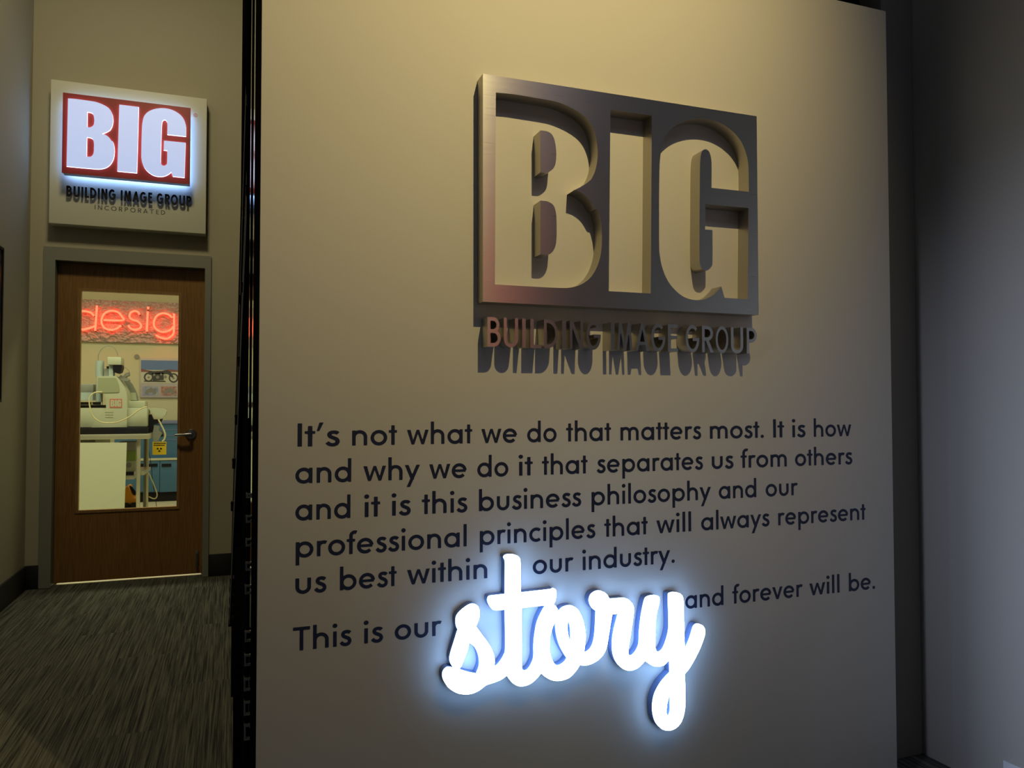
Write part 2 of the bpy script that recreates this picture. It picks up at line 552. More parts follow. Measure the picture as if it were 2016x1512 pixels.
def contour(fld, x0, y0, st):
    """marching squares, inside < 0; closed loops of points"""
    f = fld
    ny, nx = f.shape
    ins = f < 0
    cells = np.argwhere((ins[:-1, :-1] | ins[:-1, 1:] | ins[1:, :-1] | ins[1:, 1:]) & ~(ins[:-1, :-1] & ins[:-1, 1:] & ins[1:, :-1] & ins[1:, 1:]))
    nxt = {}
    pos = {}

    def ed(j, i, d):
        k = (j, i, d)
        if k not in pos:
            a = f[j, i]
            b = f[j, i + 1] if d == 0 else f[j + 1, i]
            t = a / (a - b)
            pos[k] = (x0 + (i + (t if d == 0 else 0)) * st, y0 + (j + (t if d else 0)) * st)
        return k
    for j, i in cells:
        j, i = int(j), int(i)
        a, b, c, d = ins[j, i], ins[j, i + 1], ins[j + 1, i + 1], ins[j + 1, i]
        E = (lambda: ed(j, i, 0), lambda: ed(j, i + 1, 1), lambda: ed(j + 1, i, 0), lambda: ed(j, i, 1))
        cr = []
        q = (a, b, c, d)
        for k in range(4):
            if q[k] and not q[(k + 1) % 4]:
                cr.append(('o', k))
            elif not q[k] and q[(k + 1) % 4]:
                cr.append(('i', k))
        # walk with the inside on one side: from an 'o' crossing to the 'i' crossing before it
        outs = [k for t, k in cr if t == 'o']
        for k in outs:
            m = k
            while True:
                m = (m - 1) % 4
                if ('i', m) in cr:
                    break
            nxt[E[k]()] = E[m]()
    loops = []
    while nxt:
        s0, cur = nxt.popitem()
        lp = [pos[s0]]
        while cur != s0 and cur in nxt:
            lp.append(pos[cur])
            cur = nxt.pop(cur)
        if len(lp) > 5:
            loops.append(simplify(lp, st * 0.10))
    return loops


def simplify(p, tol):
    p = np.array(p)

    def dp(a, b):
        if b <= a + 1:
            return []
        e = p[b] - p[a]
        Ln = math.hypot(*e) + 1e-12
        d = np.abs((p[a + 1:b, 0] - p[a, 0]) * e[1] - (p[a + 1:b, 1] - p[a, 1]) * e[0]) / Ln
        k = int(np.argmax(d))
        if d[k] < tol:
            return []
        k += a + 1
        return dp(a, k) + [k] + dp(k, b)
    far = int(np.argmax(np.hypot(*(p - p[0]).T)))
    p = np.vstack([p, p[:1]])
    idx = [0] + dp(0, far) + [far] + dp(far, len(p) - 1)
    return [tuple(p[i]) for i in idx]


_gc = {}


def glyph_loops(ch, s):
    if (ch, s) not in _gc:
        st_, wd, lb, rb = glyph(ch, s)
        step = 0.0205
        x0, y0 = -0.1013, -0.4511
        X, Y = np.meshgrid(np.arange(x0, wd + 0.12, step), np.arange(y0, 1.15, step))
        d = np.full(X.shape, 9.0)
        for k, g in st_:
            if k == 'p':
                e = d_poly(X, Y, g)
            elif k == 'l':
                e = d_line(X, Y, g, s)
            elif k == 'r':
                q = arc(*g, 0, 360, 48)
                e = np.minimum(d_line(X, Y, q[:30], s), d_line(X, Y, q[24:] + q[:6], s))
            else:
                e = np.hypot(X - g[0], Y - g[1]) - g[2]
            d = np.minimum(d, e)
        d = np.where(np.abs(d) < 1e-9, 1e-9, d)
        _gc[ch, s] = (contour(d, x0, y0, step), wd, lb, rb)
    return _gc[ch, s]


def word_letters(word, s, track=0.0):
    """[(char, loops, x0, x1)] in cap units, first letter starting at 0"""
    out, x, first = [], 0.0, True
    for ch in word:
        if ch == ' ':
            x += 0.34 + track
            continue
        lp, wd, lb, rb = glyph_loops(ch, s)
        if not first:
            x += lb
        first = False
        out.append((ch, [[(p[0] + x, p[1]) for p in l] for l in lp], x, x + wd))
        x += wd + rb + track
    return out


# ------------------------------------------------------------------ the place
YP = 1.85            # face of the message wall
YD = 5.70            # face of the far hall wall with the door
XL = -1.254          # hall's left wall
XS = 0.034           # black divider beside the hall
p_tr = onY(1744, 22, YP)
XR, ZT = p_tr[0], p_tr[2]
XP0 = onY(509, 756, YP)[0] + 0.0005
YB = YP + 0.12
XW = onY(1799, 200, YB)[0]
XB0 = onY(1735, 60, YB)[0]
CEIL = 4.75

bm = newbm(); box(bm, -6, 6, -4.2, 5.77, -0.1, 0.0); struct('floor', bm, CARPET)
bm = newbm(); box(bm, -6, 6, -4.2, 5.84, CEIL, CEIL + 0.1); struct('ceiling', bm, DARK)
# message wall, its black edge and bright corner bead
bm = newbm(); box(bm, XP0, XR, YP, YP + 0.06, 0.0, ZT, bev=0.0012); struct('wall_front', bm, PANEL)
bm = newbm(); box(bm, XP0 - 0.0125, XP0 - 0.0002, YP + 0.001, YP + 0.05, 0.0, 3.2); struct('trim_1', bm, GLOSSBLACK)
bm = newbm()
xa, xb = XP0 - 0.0208, XP0 - 0.0127
prof = [(xb, YP + 0.020), (xa, YP + 0.020 + (xb - xa) / 0.098), (xb, YP + 0.020 + (xb - xa) / 0.098)]
vs0 = [bm.verts.new((x, y, 0.0)) for x, y in prof]
vs1 = [bm.verts.new((x, y, 3.2)) for x, y in prof]
for i in range(len(prof)):
    k = (i + 1) % len(prof)
    bm.faces.new((vs0[i], vs0[k], vs1[k], vs1[i]))
bm.faces.new(vs0); bm.faces.new(vs1)
bmesh.ops.recalc_face_normals(bm, faces=bm.faces)
struct('trim_2', bm, CHROME)
bm = newbm(); box(bm, XS, XP0 - 0.0005, YP + 0.062, YD, 0.0, CEIL); struct('wall_divider', bm, GLOSSBLACK)
bm = newbm(); box(bm, XS, 6, YD, YD + .14, 0, CEIL); struct('wall_far', bm, DARK)
bm = newbm(); box(bm, 5.9, 6.0, 2.0, YD, 0, CEIL); struct('wall_far_side', bm, DARK)
# right side: recess strip, then the wall that comes towards the viewer
bm = newbm(); box(bm, XB0, XW, YB, YB + 0.1, 0.0, 3.4, bev=0.01); struct('wall_recess', bm, RECESS_SHADE)
bm = newbm(); box(bm, XW, XW + 0.14, -0.9, YB + 0.1, 0.0, 3.4, bev=0.004); struct('wall_right', bm, SIDEWALL)
# far hall wall with the door opening
DL = onY(108, 700, YD)[0] - 0.002
DR = onY(401, 700, YD)[0] + 0.004
FL = onY(87.3, 487, YD)[0]
FR = onY(416.3, 505, YD)[0]
ZH = CAM_H + 0.1668 * YD + 0.004
ZF = CAM_H + 0.1825 * YD
bm = newbm()
box(bm, XL - 0.1, FL + 0.03, YD, YD + 0.14, 0, CEIL)
box(bm, FR - 0.03, XS, YD, YD + 0.14, 0, CEIL)
box(bm, FL + 0.03, FR - 0.03, YD, YD + 0.14, ZF - 0.03, CEIL)
struct('wall_back', bm, HALL)
bm = newbm(); box(bm, XL - 0.12, XL, -4.2, YD, 0, CEIL); struct('wall_left', bm, HALL)
bm = newbm(); box(bm, -6, 6, -4.3, -4.2, 0, CEIL); struct('wall_rear', bm, SIDEWALL)
bm = newbm(); box(bm, 5.9, 6.0, -4.2, 2.0, 0, CEIL); struct('wall_lobby', bm, SIDEWALL)
bm = newbm(); box(bm, XL, XL + 0.012, -1.0, YD, 0, 0.152, bev=0.002); struct('baseboard_left', bm, BASEB)
bm = newbm(); box(bm, XL + 0.012, FL - 0.001, YD - 0.012, YD, 0, 0.152, bev=0.002); struct('baseboard_back', bm, BASEB)
bm = newbm(); box(bm, FR + 0.001, XS, YD - 0.012, YD, 0, 0.152, bev=0.002); struct('baseboard_door_side', bm, BASEB)

# the door
door = empty('door_1', ((FL + FR) / 2, YD + 0.05, 0), 'brown veneer door with tall glass pane in grey metal frame', 'door', kind='structure')
bm = newbm()
yf0, yf1 = YD - 0.02, YD + 0.14
zs = 0.004
prof_loops = [[(FL, zs), (FL, ZF), (FR, ZF), (FR, zs), (DR, zs), (DR, ZH), (DL, ZH), (DL, zs)]]
extrude(bm, prof_loops, yf0, yf1)
dfr = obj('door_frame', bm, FRAMEM, door)
YLF = YD + 0.055
bm = newbm()
extrude(bm, [[(DL, zs), (DL, ZH), (DR, ZH), (DR, zs), (DR - 0.012, zs), (DR - 0.012, ZH - 0.012), (DL + 0.012, ZH - 0.012), (DL + 0.012, zs)]], YLF + 0.046, yf1 - 0.005)
obj('door_stop', bm, FRAMEM, door)
gx0, gz1 = xz(159.5, 575, YLF)
gx1 = xz(351.5, 700, YLF)[0]
gz0 = xz(250, 1001.5, YLF)[1]
gz1 = xz(250, 576, YLF)[1]
bm = newbm()
lx0, lx1, lz0, lz1 = DL + 0.003, DR - 0.003, 0.016, ZH - 0.003
extrude(bm, [[(lx0, lz0), (lx1, lz0), (lx1, lz1), (lx0, lz1)], [(gx0, gz0), (gx1, gz0), (gx1, gz1), (gx0, gz1)]], YLF, YLF + 0.044)
leaf = obj('door_leaf', bm, WOOD, door)
bm = newbm()
b = 0.016
extrude(bm, [[(gx0 - b, gz0 - b), (gx1 + b, gz0 - b), (gx1 + b, gz1 + b), (gx0 - b, gz1 + b)], [(gx0 + .002, gz0 + .002), (gx1 - .002, gz0 + .002), (gx1 - .002, gz1 - .002), (gx0 + .002, gz1 - .002)]], YLF - 0.006, YLF + 0.012)
obj('glazing_bead', bm, WOODTRIM, leaf)
bm = newbm(); box(bm, gx0 + .001, gx1 - .001, YLF + 0.018, YLF + 0.024, gz0 + .001, gz1 - .001)
obj('window_pane', bm, GLASS, leaf)
hx, _, hz = onY(376, 855, YLF)
bm = newbm()
tube(bm, [(hx, YLF, hz), (hx, YLF - 0.006, hz), (hx, YLF - 0.014, hz)], [0.036, 0.036, 0.030], 24)
tube(bm, [(hx, YLF - 0.010, hz), (hx, YLF - 0.055, hz)], 0.012, 14)
tube(bm, [(hx + 0.004, YLF - 0.055, hz + .001), (hx - 0.03, YLF - 0.060, hz), (hx - 0.075, YLF - 0.056, hz - 0.004), (hx - 0.100, YLF - 0.050, hz - 0.004)], [0.0125, 0.0115, 0.0095, 0.007], 12)
tag(obj('door_handle', bm, HARDWARE, leaf), 'satin nickel lever handle')
kx, _, kz = onY(388.5, 1097, YLF)
bm = newbm()
box(bm, kx - 0.011, kx + 0.011, YLF - 0.008, YLF, kz - 0.045, kz + 0.045, bev=0.002)
tube(bm, [(kx, YLF - 0.014, kz + 0.03), (kx, YLF - 0.018, kz - 0.05)], 0.007, 10)
tube(bm, [(kx, YLF - 0.018, kz - 0.05), (kx, YLF - 0.018, kz - 0.062)], 0.010, 10)
tag(obj('kick_stop', bm, HARDWARE, leaf), 'flip-down metal door stop near the floor')

# ------------------------------------------------------------------ BIG outlines traced on the steel logo's front
def zoomed(pts, ox, oy, k):
    return [(ox + p[0] * k, oy + p[1] * k, *p[2:]) for p in pts]


K = 0.14881
A1 = lambda q: zoomed(q, 920, 130, K)
A2 = lambda q: zoomed(q, 920, 380, K)
A3 = lambda q: zoomed(q, 1200, 180, K)
A4 = lambda q: zoomed(q, 1200, 400, K)
A6 = lambda q: zoomed(q, 900, 120, 0.33067)
c = 'c'
B_out = (A1([(378, 350, c), (620, 374), (850, 412), (1060, 448), (1220, 485), (1400, 565), (1550, 665), (1640, 775), (1692, 900), (1716, 1020), (1725, 1150), (1715, 1280), (1690, 1390), (1645, 1490)])
         + A6([(790, 712), (750, 742), (697, 769, c), (738, 784), (785, 822), (822, 880)])
         + A2([(1730, 230), (1768, 390), (1781, 560), (1776, 720), (1755, 860), (1705, 1000), (1622, 1125), (1500, 1212), (1340, 1254), (1150, 1252), (900, 1240, c), (365, 1209, c)]))
B_isl1 = A1([(966, 852, c), (1040, 860), (1108, 893), (1150, 965), (1172, 1080), (1177, 1180), (1167, 1290), (1138, 1355), (1085, 1398), (1040, 1415), (968, 1406, c)])
B_isl2 = A2([(968, 100, c), (1055, 110), (1128, 150), (1164, 220), (1180, 330), (1182, 470), (1180, 600), (1165, 705), (1120, 785), (1060, 817), (966, 811, c)])
I_out = [(1201.8, 215.6, c), (1283.3, 227.6, c), (1281.2, 577.8, c), (1198.6, 573.1, c)]
G_out = (A3([(1843, 1328, c), (1838, 1000), (1815, 850), (1770, 720), (1700, 605), (1600, 505), (1480, 425), (1350, 377), (1200, 358), (1050, 375), (910, 428), (805, 505), (738, 595), (700, 690), (676, 830), (662, 1000), (656, 1400)])
         + A4([(656, 250), (657, 560), (666, 690), (692, 830), (740, 965), (800, 1070), (880, 1160), (980, 1238), (1080, 1273), (1170, 1282), (1260, 1270), (1350, 1230), (1420, 1172), (1480, 1100, c), (1522, 1251, c), (1830, 1272, c), (1838, 65, c), (1268, 12, c), (1265, 348, c), (1362, 355, c), (1362, 780), (1347, 840), (1312, 880), (1268, 893), (1225, 870), (1200, 820), (1191, 740), (1190, 400)])
         + A3([(1194, 1300), (1197, 1000), (1204, 870), (1225, 793), (1265, 765), (1308, 785), (1337, 850), (1350, 960), (1350, 1275, c)]))
YLOGO = YP - 0.047
PL = [(952, 144.9), (1492.4, 229.4), (1491, 619.9), (949.5, 594)]
plq = [xz(x, y, YLOGO) for x, y in PL]
px0 = (plq[0][0] + plq[3][0]) / 2; px1 = (plq[1][0] + plq[2][0]) / 2
pz1 = (plq[0][1] + plq[1][1]) / 2; pz0 = (plq[2][1] + plq[3][1]) / 2
BIG = {}
for nm, tr in (('B', B_out), ('b1', B_isl1), ('b2', B_isl2), ('I', I_out), ('G', G_out)):
    q = []
    for p in tr:
        X_, Z_ = xz(p[0], p[1], YLOGO)
        q.append(((X_ - px0) / (px1 - px0), (Z_ - pz0) / (pz1 - pz0), *p[2:]))
    BIG[nm] = smooth(q, 5)
# straight sides made truly straight and square
def mapbig(nm, x0, x1, z0, z1):
    return [(x0 + u * (x1 - x0), z0 + v * (z1 - z0)) for u, v in BIG[nm]]


logo = empty('steel_logo', ((px0 + px1) / 2, YP, pz0), 'large brushed steel plate with cut-out BIG letters on the beige message wall', 'sign')
bm = newbm()
extrude(bm, [[(px0, pz0), (px1, pz0), (px1, pz1), (px0, pz1)]] + [mapbig(k, px0, px1, pz0, pz1) for k in 'BIG'], YLOGO, YP, mi_side=1)
obj('plate', bm, [STEEL, STEELSIDE], logo, angle=40)
for k in ('b1', 'b2'):
    bm = newbm()
    extrude(bm, [mapbig(k, px0, px1, pz0, pz1)], YLOGO, YP, mi_side=1)
    obj('letter_counter', bm, [STEEL, STEELSIDE], logo, angle=40)

# steel letters below it
GROUPTXT = 'BUILDINGIMAGEGROUP'
k1 = 320 / 2016
EXT = [(900 + a * k1, 900 + b_ * k1) for a, b_ in ((376, 540), (578, 757), (806, 851), (908, 1046), (1077, 1252), (1302, 1352), (1397, 1563), (1602, 1782), (1908, 1952))] + \
      [(1200 + a * k1, 1200 + b_ * k1) for a, b_ in ((95, 284), (322, 492), (518, 692), (724, 850), (944, 1114), (1148, 1290), (1318, 1474), (1506, 1658), (1702, 1829))]
YLET = YP - 0.048
zt = np.mean([xz(900 + 380 * k1, 600 + 148 * k1, YLET)[1], xz(1200 + 1702 * k1, 600 + 283 * k1, YLET)[1]])
zb = np.mean([xz(900 + 380 * k1, 600 + 523 * k1, YLET)[1], xz(1200 + 1160 * k1, 600 + 588 * k1, YLET)[1]])
let = empty('steel_lettering', ((px0 + px1) / 2, YP, zb), 'row of deep brushed steel letters reading BUILDING IMAGE GROUP under the steel plate', 'lettering')
for ch, (a, b_) in zip(GROUPTXT, EXT):
    lp, wd, _, _ = glyph_loops(ch, 0.125)
    mx = (zb + zt) / 2
    ym = 655 + (a - 958) * 0.055
    xa = xz(a, ym, YLET)[0]; xb = xz(b_, ym, YLET)[0]
    bm = newbm()
    extrude(bm, [[(xa + p[0] / wd * (xb - xa), zb + p[1] * (zt - zb)) for p in l] for l in lp], YLET, YP, mi_side=1)
    obj('letter', bm, [STEEL, STEELSIDE], let, angle=40)

# red neon on the lobby's far wall, seen only as the red streaks in the steel
bm = newbm()
tube(bm, [(2.74, -4.13, 2.15), (2.60, -4.13, 2.15), (2.60, -4.13, 2.45), (2.74, -4.13, 2.45), (2.74, -4.13, 2.15)], 0.020, 10)
tube(bm, [(2.60, -4.13, 2.45), (2.60, -4.13, 3.30)], 0.016, 10)
bm2 = newbm(); box(bm2, 2.53, 2.80, -4.2, -4.16, 2.08, 3.38, bev=.004)
rn = obj('neon_light', bm2, BLACK)
tag(rn, 'red neon light mirrored as red streaks in the steel plate', 'light')
obj('neon_tube', bm, NEONRED, rn)

# ------------------------------------------------------------------ vinyl quote
ka, kb = 600 / 1814, 620 / 2016
a_ = lambda v: 560 + v * ka
b2 = lambda v: 1140 + v * kb
ay = lambda v: 800 + v * ka
by = lambda v: 800 + v * kb
LINES = [
    ([(a_(78), ay(243)), (b2(1503), by(192))], [("It's", a_(78), a_(327)), ('not', a_(403), a_(670)), ('what', a_(730), a_(1118)), ('we', a_(1172), a_(1385)), ('do', a_(1445), a_(1620)), ('that', a_(1677), b2(205)), ('matters', b2(265), b2(780)), ('most.', b2(838), b2(1183)), ('It', b2(1243), b2(1313)), ('is', b2(1366), b2(1448)), ('how', b2(1503), b2(1743))]),
    ([(a_(195), ay(458)), (a_(625), ay(438)), (b2(1505), by(377))], [('and', a_(65), a_(398)), ('why', a_(470), a_(807)), ('we', a_(862), a_(1085)), ('do', a_(1148), a_(1333)), ('it', a_(1397), a_(1478)), ('that', a_(1533), b2(55)), ('separates', b2(113), b2(792)), ('us', b2(850), b2(987)), ('from', b2(1035), b2(1330)), ('others', b2(1383), b2(1748))]),
    ([(a_(190), ay(676)), (b2(1375), by(567))], [('and', a_(65), a_(393)), ('it', a_(478), a_(570)), ('is', a_(641), a_(750)), ('this', a_(818), a_(1087)), ('business', a_(1158), a_(1765)), ('philosophy', b2(80), b2(845)), ('and', b2(895), b2(1135)), ('our', b2(1195), b2(1400))]),
    ([(a_(190), ay(895)), (b2(1280), by(760))], [('professional', a_(67), a_(1085)), ('principles', a_(1163), b2(103)), ('that', b2(162), b2(440)), ('will', b2(495), b2(718)), ('always', b2(782), b2(1218)), ('represent', b2(1275), b2(1835))]),
    ([(a_(332), ay(1102)), (b2(30), by(1043))], [('us', a_(65), a_(248)), ('best', a_(330), a_(668)), ('within', a_(730), a_(1208)), ('our', a_(1478), a_(1720)), ('industry.', b2(24), b2(613))]),
    ([(a_(97), ay(1455)), (b2(1665), by(1190))], [('This', a_(50), a_(397)), ('is', a_(475), a_(585)), ('our', a_(657), a_(935)), ('and', b2(680), b2(925)), ('forever', b2(982), b2(1432)), ('will', b2(1475), b2(1668)), ('be.', b2(1728), b2(1895))]),
]
YV = YP - 0.0006
cap = xz(a_(90), ay(103), YV)[1] - xz(a_(90), ay(243), YV)[1]
cap *= 0.985
quote = empty('wall_quote', (1.0, YP, xz(592, 1281, YV)[1]), 'navy vinyl quote in six lines across the lower beige wall around the lit script word', 'wall lettering')
for bl, words_ in LINES:
    zs_ = [xz(x, y, YV)[1] for x, y in bl]
    z0 = sum(zs_) / len(zs_)
    for wd_, xa, xb in words_:
        bm = newbm()
        lets = word_letters(wd_, 0.145)
        W_ = lets[-1][3] if wd_[-1] not in '.' else lets[-1][2] + 0.18
        t = (xa - bl[0][0]) / (bl[-1][0] - bl[0][0])
        yy = bl[0][1] + t * (bl[-1][1] - bl[0][1]) - 15
        X0 = xz(xa, yy, YV)[0]; X1 = xz(xb, yy, YV)[0]
        i0 = 0.03 if wd_[0] == 'i' else 0.0
        for ch, lps, q0, q1 in lets:
            extrude(bm, [[(X0 + (p[0] - i0) / (W_ - i0) * (X1 - X0), z0 + p[1] * cap) for p in l] for l in lps], YV, YP + 0.0001)
        obj('printed_word', bm, VINYL, quote)

# ------------------------------------------------------------------ lit script word
ks = 280 / 1411
Ls = lambda q: zoomed(q, 860, 1080, ks)
Rs = lambda q: zoomed(q, 1120, 1150, ks)
story_out = (Ls([(195, 720), (205, 675), (240, 628), (300, 580), (350, 556), (395, 562), (420, 600), (425, 655), (412, 712), (388, 772, c), (440, 845), (500, 925), (545, 1000), (566, 1060), (573, 1120), (570, 1190, c), (612, 1160), (650, 1112), (678, 1060), (690, 1010), (690, 800), (686, 605, c), (640, 608), (572, 611), (537, 582), (513, 530), (517, 490), (540, 475), (600, 468), (686, 458, c), (687, 300), (688, 140), (672, 92), (690, 68), (740, 60), (788, 68), (818, 92), (829, 135), (832, 300), (833, 445, c), (950, 431), (1060, 419), (1142, 408), (1165, 398), (1185, 422), (1183, 485), (1166, 540), (1150, 553, c), (1178, 570), (1200, 610), (1203, 640), (1208, 660), (1222, 630), (1248, 597), (1290, 577), (1340, 570)])
             + Rs([(75, 240), (112, 290), (140, 360), (158, 440), (166, 530), (158, 610), (149, 688, c), (190, 678), (230, 640), (257, 575), (272, 470), (281, 272, c), (248, 248), (222, 208), (213, 160), (230, 110), (268, 80), (310, 70), (350, 82), (384, 113), (404, 153, c), (480, 148), (557, 142), (600, 163), (633, 203), (645, 250), (636, 350), (620, 450), (604, 560), (590, 650), (590, 692), (606, 713), (630, 717), (660, 695), (690, 650), (709, 590), (713, 480), (730, 330), (750, 220), (768, 155), (790, 130), (838, 117), (880, 118), (900, 148), (890, 212), (869, 300), (860, 400), (858, 560), (859, 632), (872, 668), (900, 681), (940, 655), (977, 570), (1005, 450), (1005, 300), (1001, 120), (1020, 92), (1060, 85), (1105, 96), (1130, 130), (1138, 185), (1142, 400), (1150, 690, c), (1185, 615), (1215, 540), (1236, 470), (1255, 420), (1288, 400), (1330, 415), (1352, 468), (1338, 540), (1300, 640), (1245, 750), (1195, 835), (1150, 890, c), (1152, 1000), (1154, 1180), (1144, 1280), (1113, 1370), (1060, 1430), (990, 1452), (922, 1435), (872, 1375), (848, 1290), (845, 1200), (865, 1100), (910, 1010), (958, 945), (1016, 885, c), (1013, 725, c), (985, 765), (940, 805), (880, 818), (820, 803), (757, 760, c), (720, 800), (670, 840), (600, 857), (532, 835), (482, 780), (452, 705), (444, 620), (450, 520), (470, 420), (505, 290, c), (430, 301, c), (413, 400), (396, 510), (373, 630), (336, 705), (280, 760), (210, 796), (150, 806), (108, 800, c), (80, 848), (40, 895)])
             + Ls([(1310, 1283), (1250, 1305), (1190, 1313), (1130, 1300), (1075, 1270), (1035, 1235, c), (990, 1290), (920, 1345), (840, 1366), (780, 1350), (732, 1310), (698, 1256, c), (640, 1298), (560, 1332), (492, 1353), (430, 1400), (360, 1435), (290, 1446), (210, 1435), (130, 1390), (82, 1330), (63, 1270), (73, 1222), (103, 1190), (135, 1185), (180, 1196, c), (150, 1158), (135, 1105), (146, 1040), (180, 930), (217, 812, c), (201, 775)]))
story_holes = [
    Ls([(322, 932, c), (370, 968), (410, 1030), (430, 1110), (427, 1180), (400, 1251, c), (330, 1238), (250, 1214), (214, 1200, c), (240, 1170), (266, 1110), (292, 1045), (312, 985)]),
    Ls([(840, 589, c), (980, 573), (1098, 560, c), (1058, 622), (1010, 725), (985, 840), (973, 960), (972, 1080), (950, 1150), (915, 1205), (880, 1220), (853, 1203), (843, 1165), (842, 900)]),
    Ls([(1196, 695, c), (1190, 770), (1202, 875), (1237, 985), (1302, 1097, c), (1270, 1140), (1215, 1169), (1170, 1148), (1137, 1085), (1120, 990), (1123, 880), (1146, 790), (1172, 730)]),
    Ls([(1312, 706), (1334, 770), (1341, 850), (1338, 940, c), (1315, 900), (1299, 830), (1297, 750)]),
    Rs([(1017, 1067, c), (1022, 1180), (1017, 1285), (990, 1323), (971, 1290), (972, 1210), (990, 1125)]),
]
YST = YP - 0.036
st_loops = [[xz(p[0], p[1], YST) for p in smooth(q, 4)] for q in [story_out] + story_holes]
sx = [p[0] for p in st_loops[0]]; sz = [p[1] for p in st_loops[0]]
story = empty('script_sign', ((min(sx) + max(sx)) / 2, YP, min(sz)), 'glowing white script word reading story on the beige message wall', 'sign')
bm = newbm()
extrude(bm, st_loops, YST, YST + 0.010, mi_side=1, back=False)
obj('letter_face', bm, [STORYW, STORYEDGE], story)
bm = newbm()
extrude(bm, st_loops, YST + 0.0102, YP)
obj('letter_return', bm, STORYCAN, story)

# ------------------------------------------------------------------ lit sign over the door
YC = YD - 0.10
cq = [xz(99.6, 156, YC), xz(407.5, 194.1, YC), xz(404.9, 459.3, YC), xz(96.2, 439.9, YC)]
cx0 = (cq[0][0] + cq[3][0]) / 2; cx1 = (cq[1][0] + cq[2][0]) / 2
cz1 = (cq[0][1] + cq[1][1]) / 2; cz0 = (cq[2][1] + cq[3][1]) / 2
sign = empty('lit_logo_sign', ((cx0 + cx1) / 2, YD, cz0), 'backlit red and white BIG sign on a white box above the wooden door', 'sign')
bm = newbm(); box(bm, cx0, cx1, YC, YD, cz0, cz1, bev=0.003); obj('sign_box', bm, CABINET, sign)
YR0 = YC - 0.115
rq = [xz(123.3, 182, YR0), xz(376.5, 212.7, YR0), xz(372.7, 363, YR0), xz(122, 339.8, YR0)]
rx0 = (rq[0][0] + rq[3][0]) / 2; rx1 = (rq[1][0] + rq[2][0]) / 2
rz1 = (rq[0][1] + rq[1][1]) / 2; rz0 = (rq[2][1] + rq[3][1]) / 2
bm = newbm()
extrude(bm, [[(rx0, rz0), (rx1, rz0), (rx1, rz1), (rx0, rz1)]], YR0, YR0 + 0.004)
red = obj('logo_plate', bm, RED, sign)
bm = newbm()
extrude(bm, [[(rx0 + .003, rz0 + .003), (rx1 - .003, rz0 + .003), (rx1 - .003, rz1 - .003), (rx0 + .003, rz1 - .003)]], YR0 + 0.0042, YR0 + 0.070)
obj('plate_return', bm, CABINET, sign)
bm = newbm()
ex = 0.008
box(bm, rx0 + ex, rx1 - ex, YR0 + 0.0705, YR0 + 0.085, rz0 + ex, rz1 - ex)
obj('halo_light', bm, HALO, sign)
for x_ in (rx0 + .05, rx1 - .05):
    for z_ in (rz0 + .05, rz1 - .05):
        bm = newbm()
        tube(bm, [(x_, YR0 + 0.0852, z_), (x_, YC, z_)], 0.006, 8)
        obj('standoff_pin', bm, HARDWARE, sign)
for k, isl in (('B', ('b1', 'b2')), ('I', ()), ('G', ())):
    bm = newbm()
    extrude(bm, [mapbig(k, rx0, rx1, rz0, rz1)] + [mapbig(q, rx0, rx1, rz0, rz1) for q in isl], YR0 - 0.012, YR0 - 0.0002, mi_side=1, back=False)
    tag(obj('letter', bm, [GLOWW, GLOWE], sign, angle=40), 'glowing white letter on the red plate')
k1_ = 520 / 2016
s_ = lambda x, y: (x * k1_, 100 + y * k1_)
YBL = YC - 0.03


def sign_row(word, pa, pb, capl, capr, yfront, yback, s, m, partname, track=0.0, split=True):
    (xa, ya), (xb, yb) = s_(*pa), s_(*pb)
    A_, B_ = xz(xa, ya, yfront), xz(xb, yb, yfront)
    z0 = (A_[1] + B_[1]) / 2
    hgt = (xz(xa, s_(0, pa[1] - capl)[1], yfront)[1] - A_[1] + xz(xb, s_(0, pb[1] - capr)[1], yfront)[1] - B_[1]) / 2
    lets = word_letters(word, s, track)
    W_ = lets[-1][3]
    bm = newbm()
    for ch, lps, q0, q1 in lets:
        if split:
            bm = newbm()
        extrude(bm, [[(A_[0] + p[0] / W_ * (B_[0] - A_[0]), z0 + p[1] * hgt) for p in l] for l in lps], yfront, yback)
        if split:
            obj(partname, bm, m, sign)
    if not split:
        obj(partname, bm, m, sign)


sign_row('BUILDING IMAGE GROUP', (505, 1108), (1460, 1184), 78, 77, YBL, YBL + 0.012, 0.19, BLACK, 'black_letter', 0.04)
sign_row('INCORPORATED', (722, 1210), (1260, 1250), 32, 34, YC - 0.0015, YC, 0.115, GREYTXT, 'small_text', 0.22, split=False)
for q in ((560, 1085), (700, 1095), (840, 1107), (975, 1120), (1110, 1135), (1240, 1145), (1400, 1160)):
    X_, Z_ = xz(*s_(*q), YBL)
    bm = newbm()
    tube(bm, [(X_, YBL + .0122, Z_), (X_, YC, Z_)], 0.0025, 6)
    obj('letter_pin', bm, BLACK, sign)
X_, Z_ = xz(*s_(1492, 492), YC)
bm = newbm()
ring_o = [(X_ + .013 * math.cos(2 * PI * k / 24), Z_ + .013 * math.sin(2 * PI * k / 24)) for k in range(24)]
ring_i = [(X_ + .010 * math.cos(2 * PI * k / 24), Z_ + .010 * math.sin(2 * PI * k / 24)) for k in range(24)]
extrude(bm, [ring_o, ring_i], YC - 0.0015, YC)
lp, wd, _, _ = glyph_loops('R', 0.16)
extrude(bm, [[(X_ - .0035 + p[0] * .013, Z_ - .0065 + p[1] * .013) for p in l] for l in lp], YC - 0.0015, YC)
obj('registered_mark', bm, LOGORED, sign)

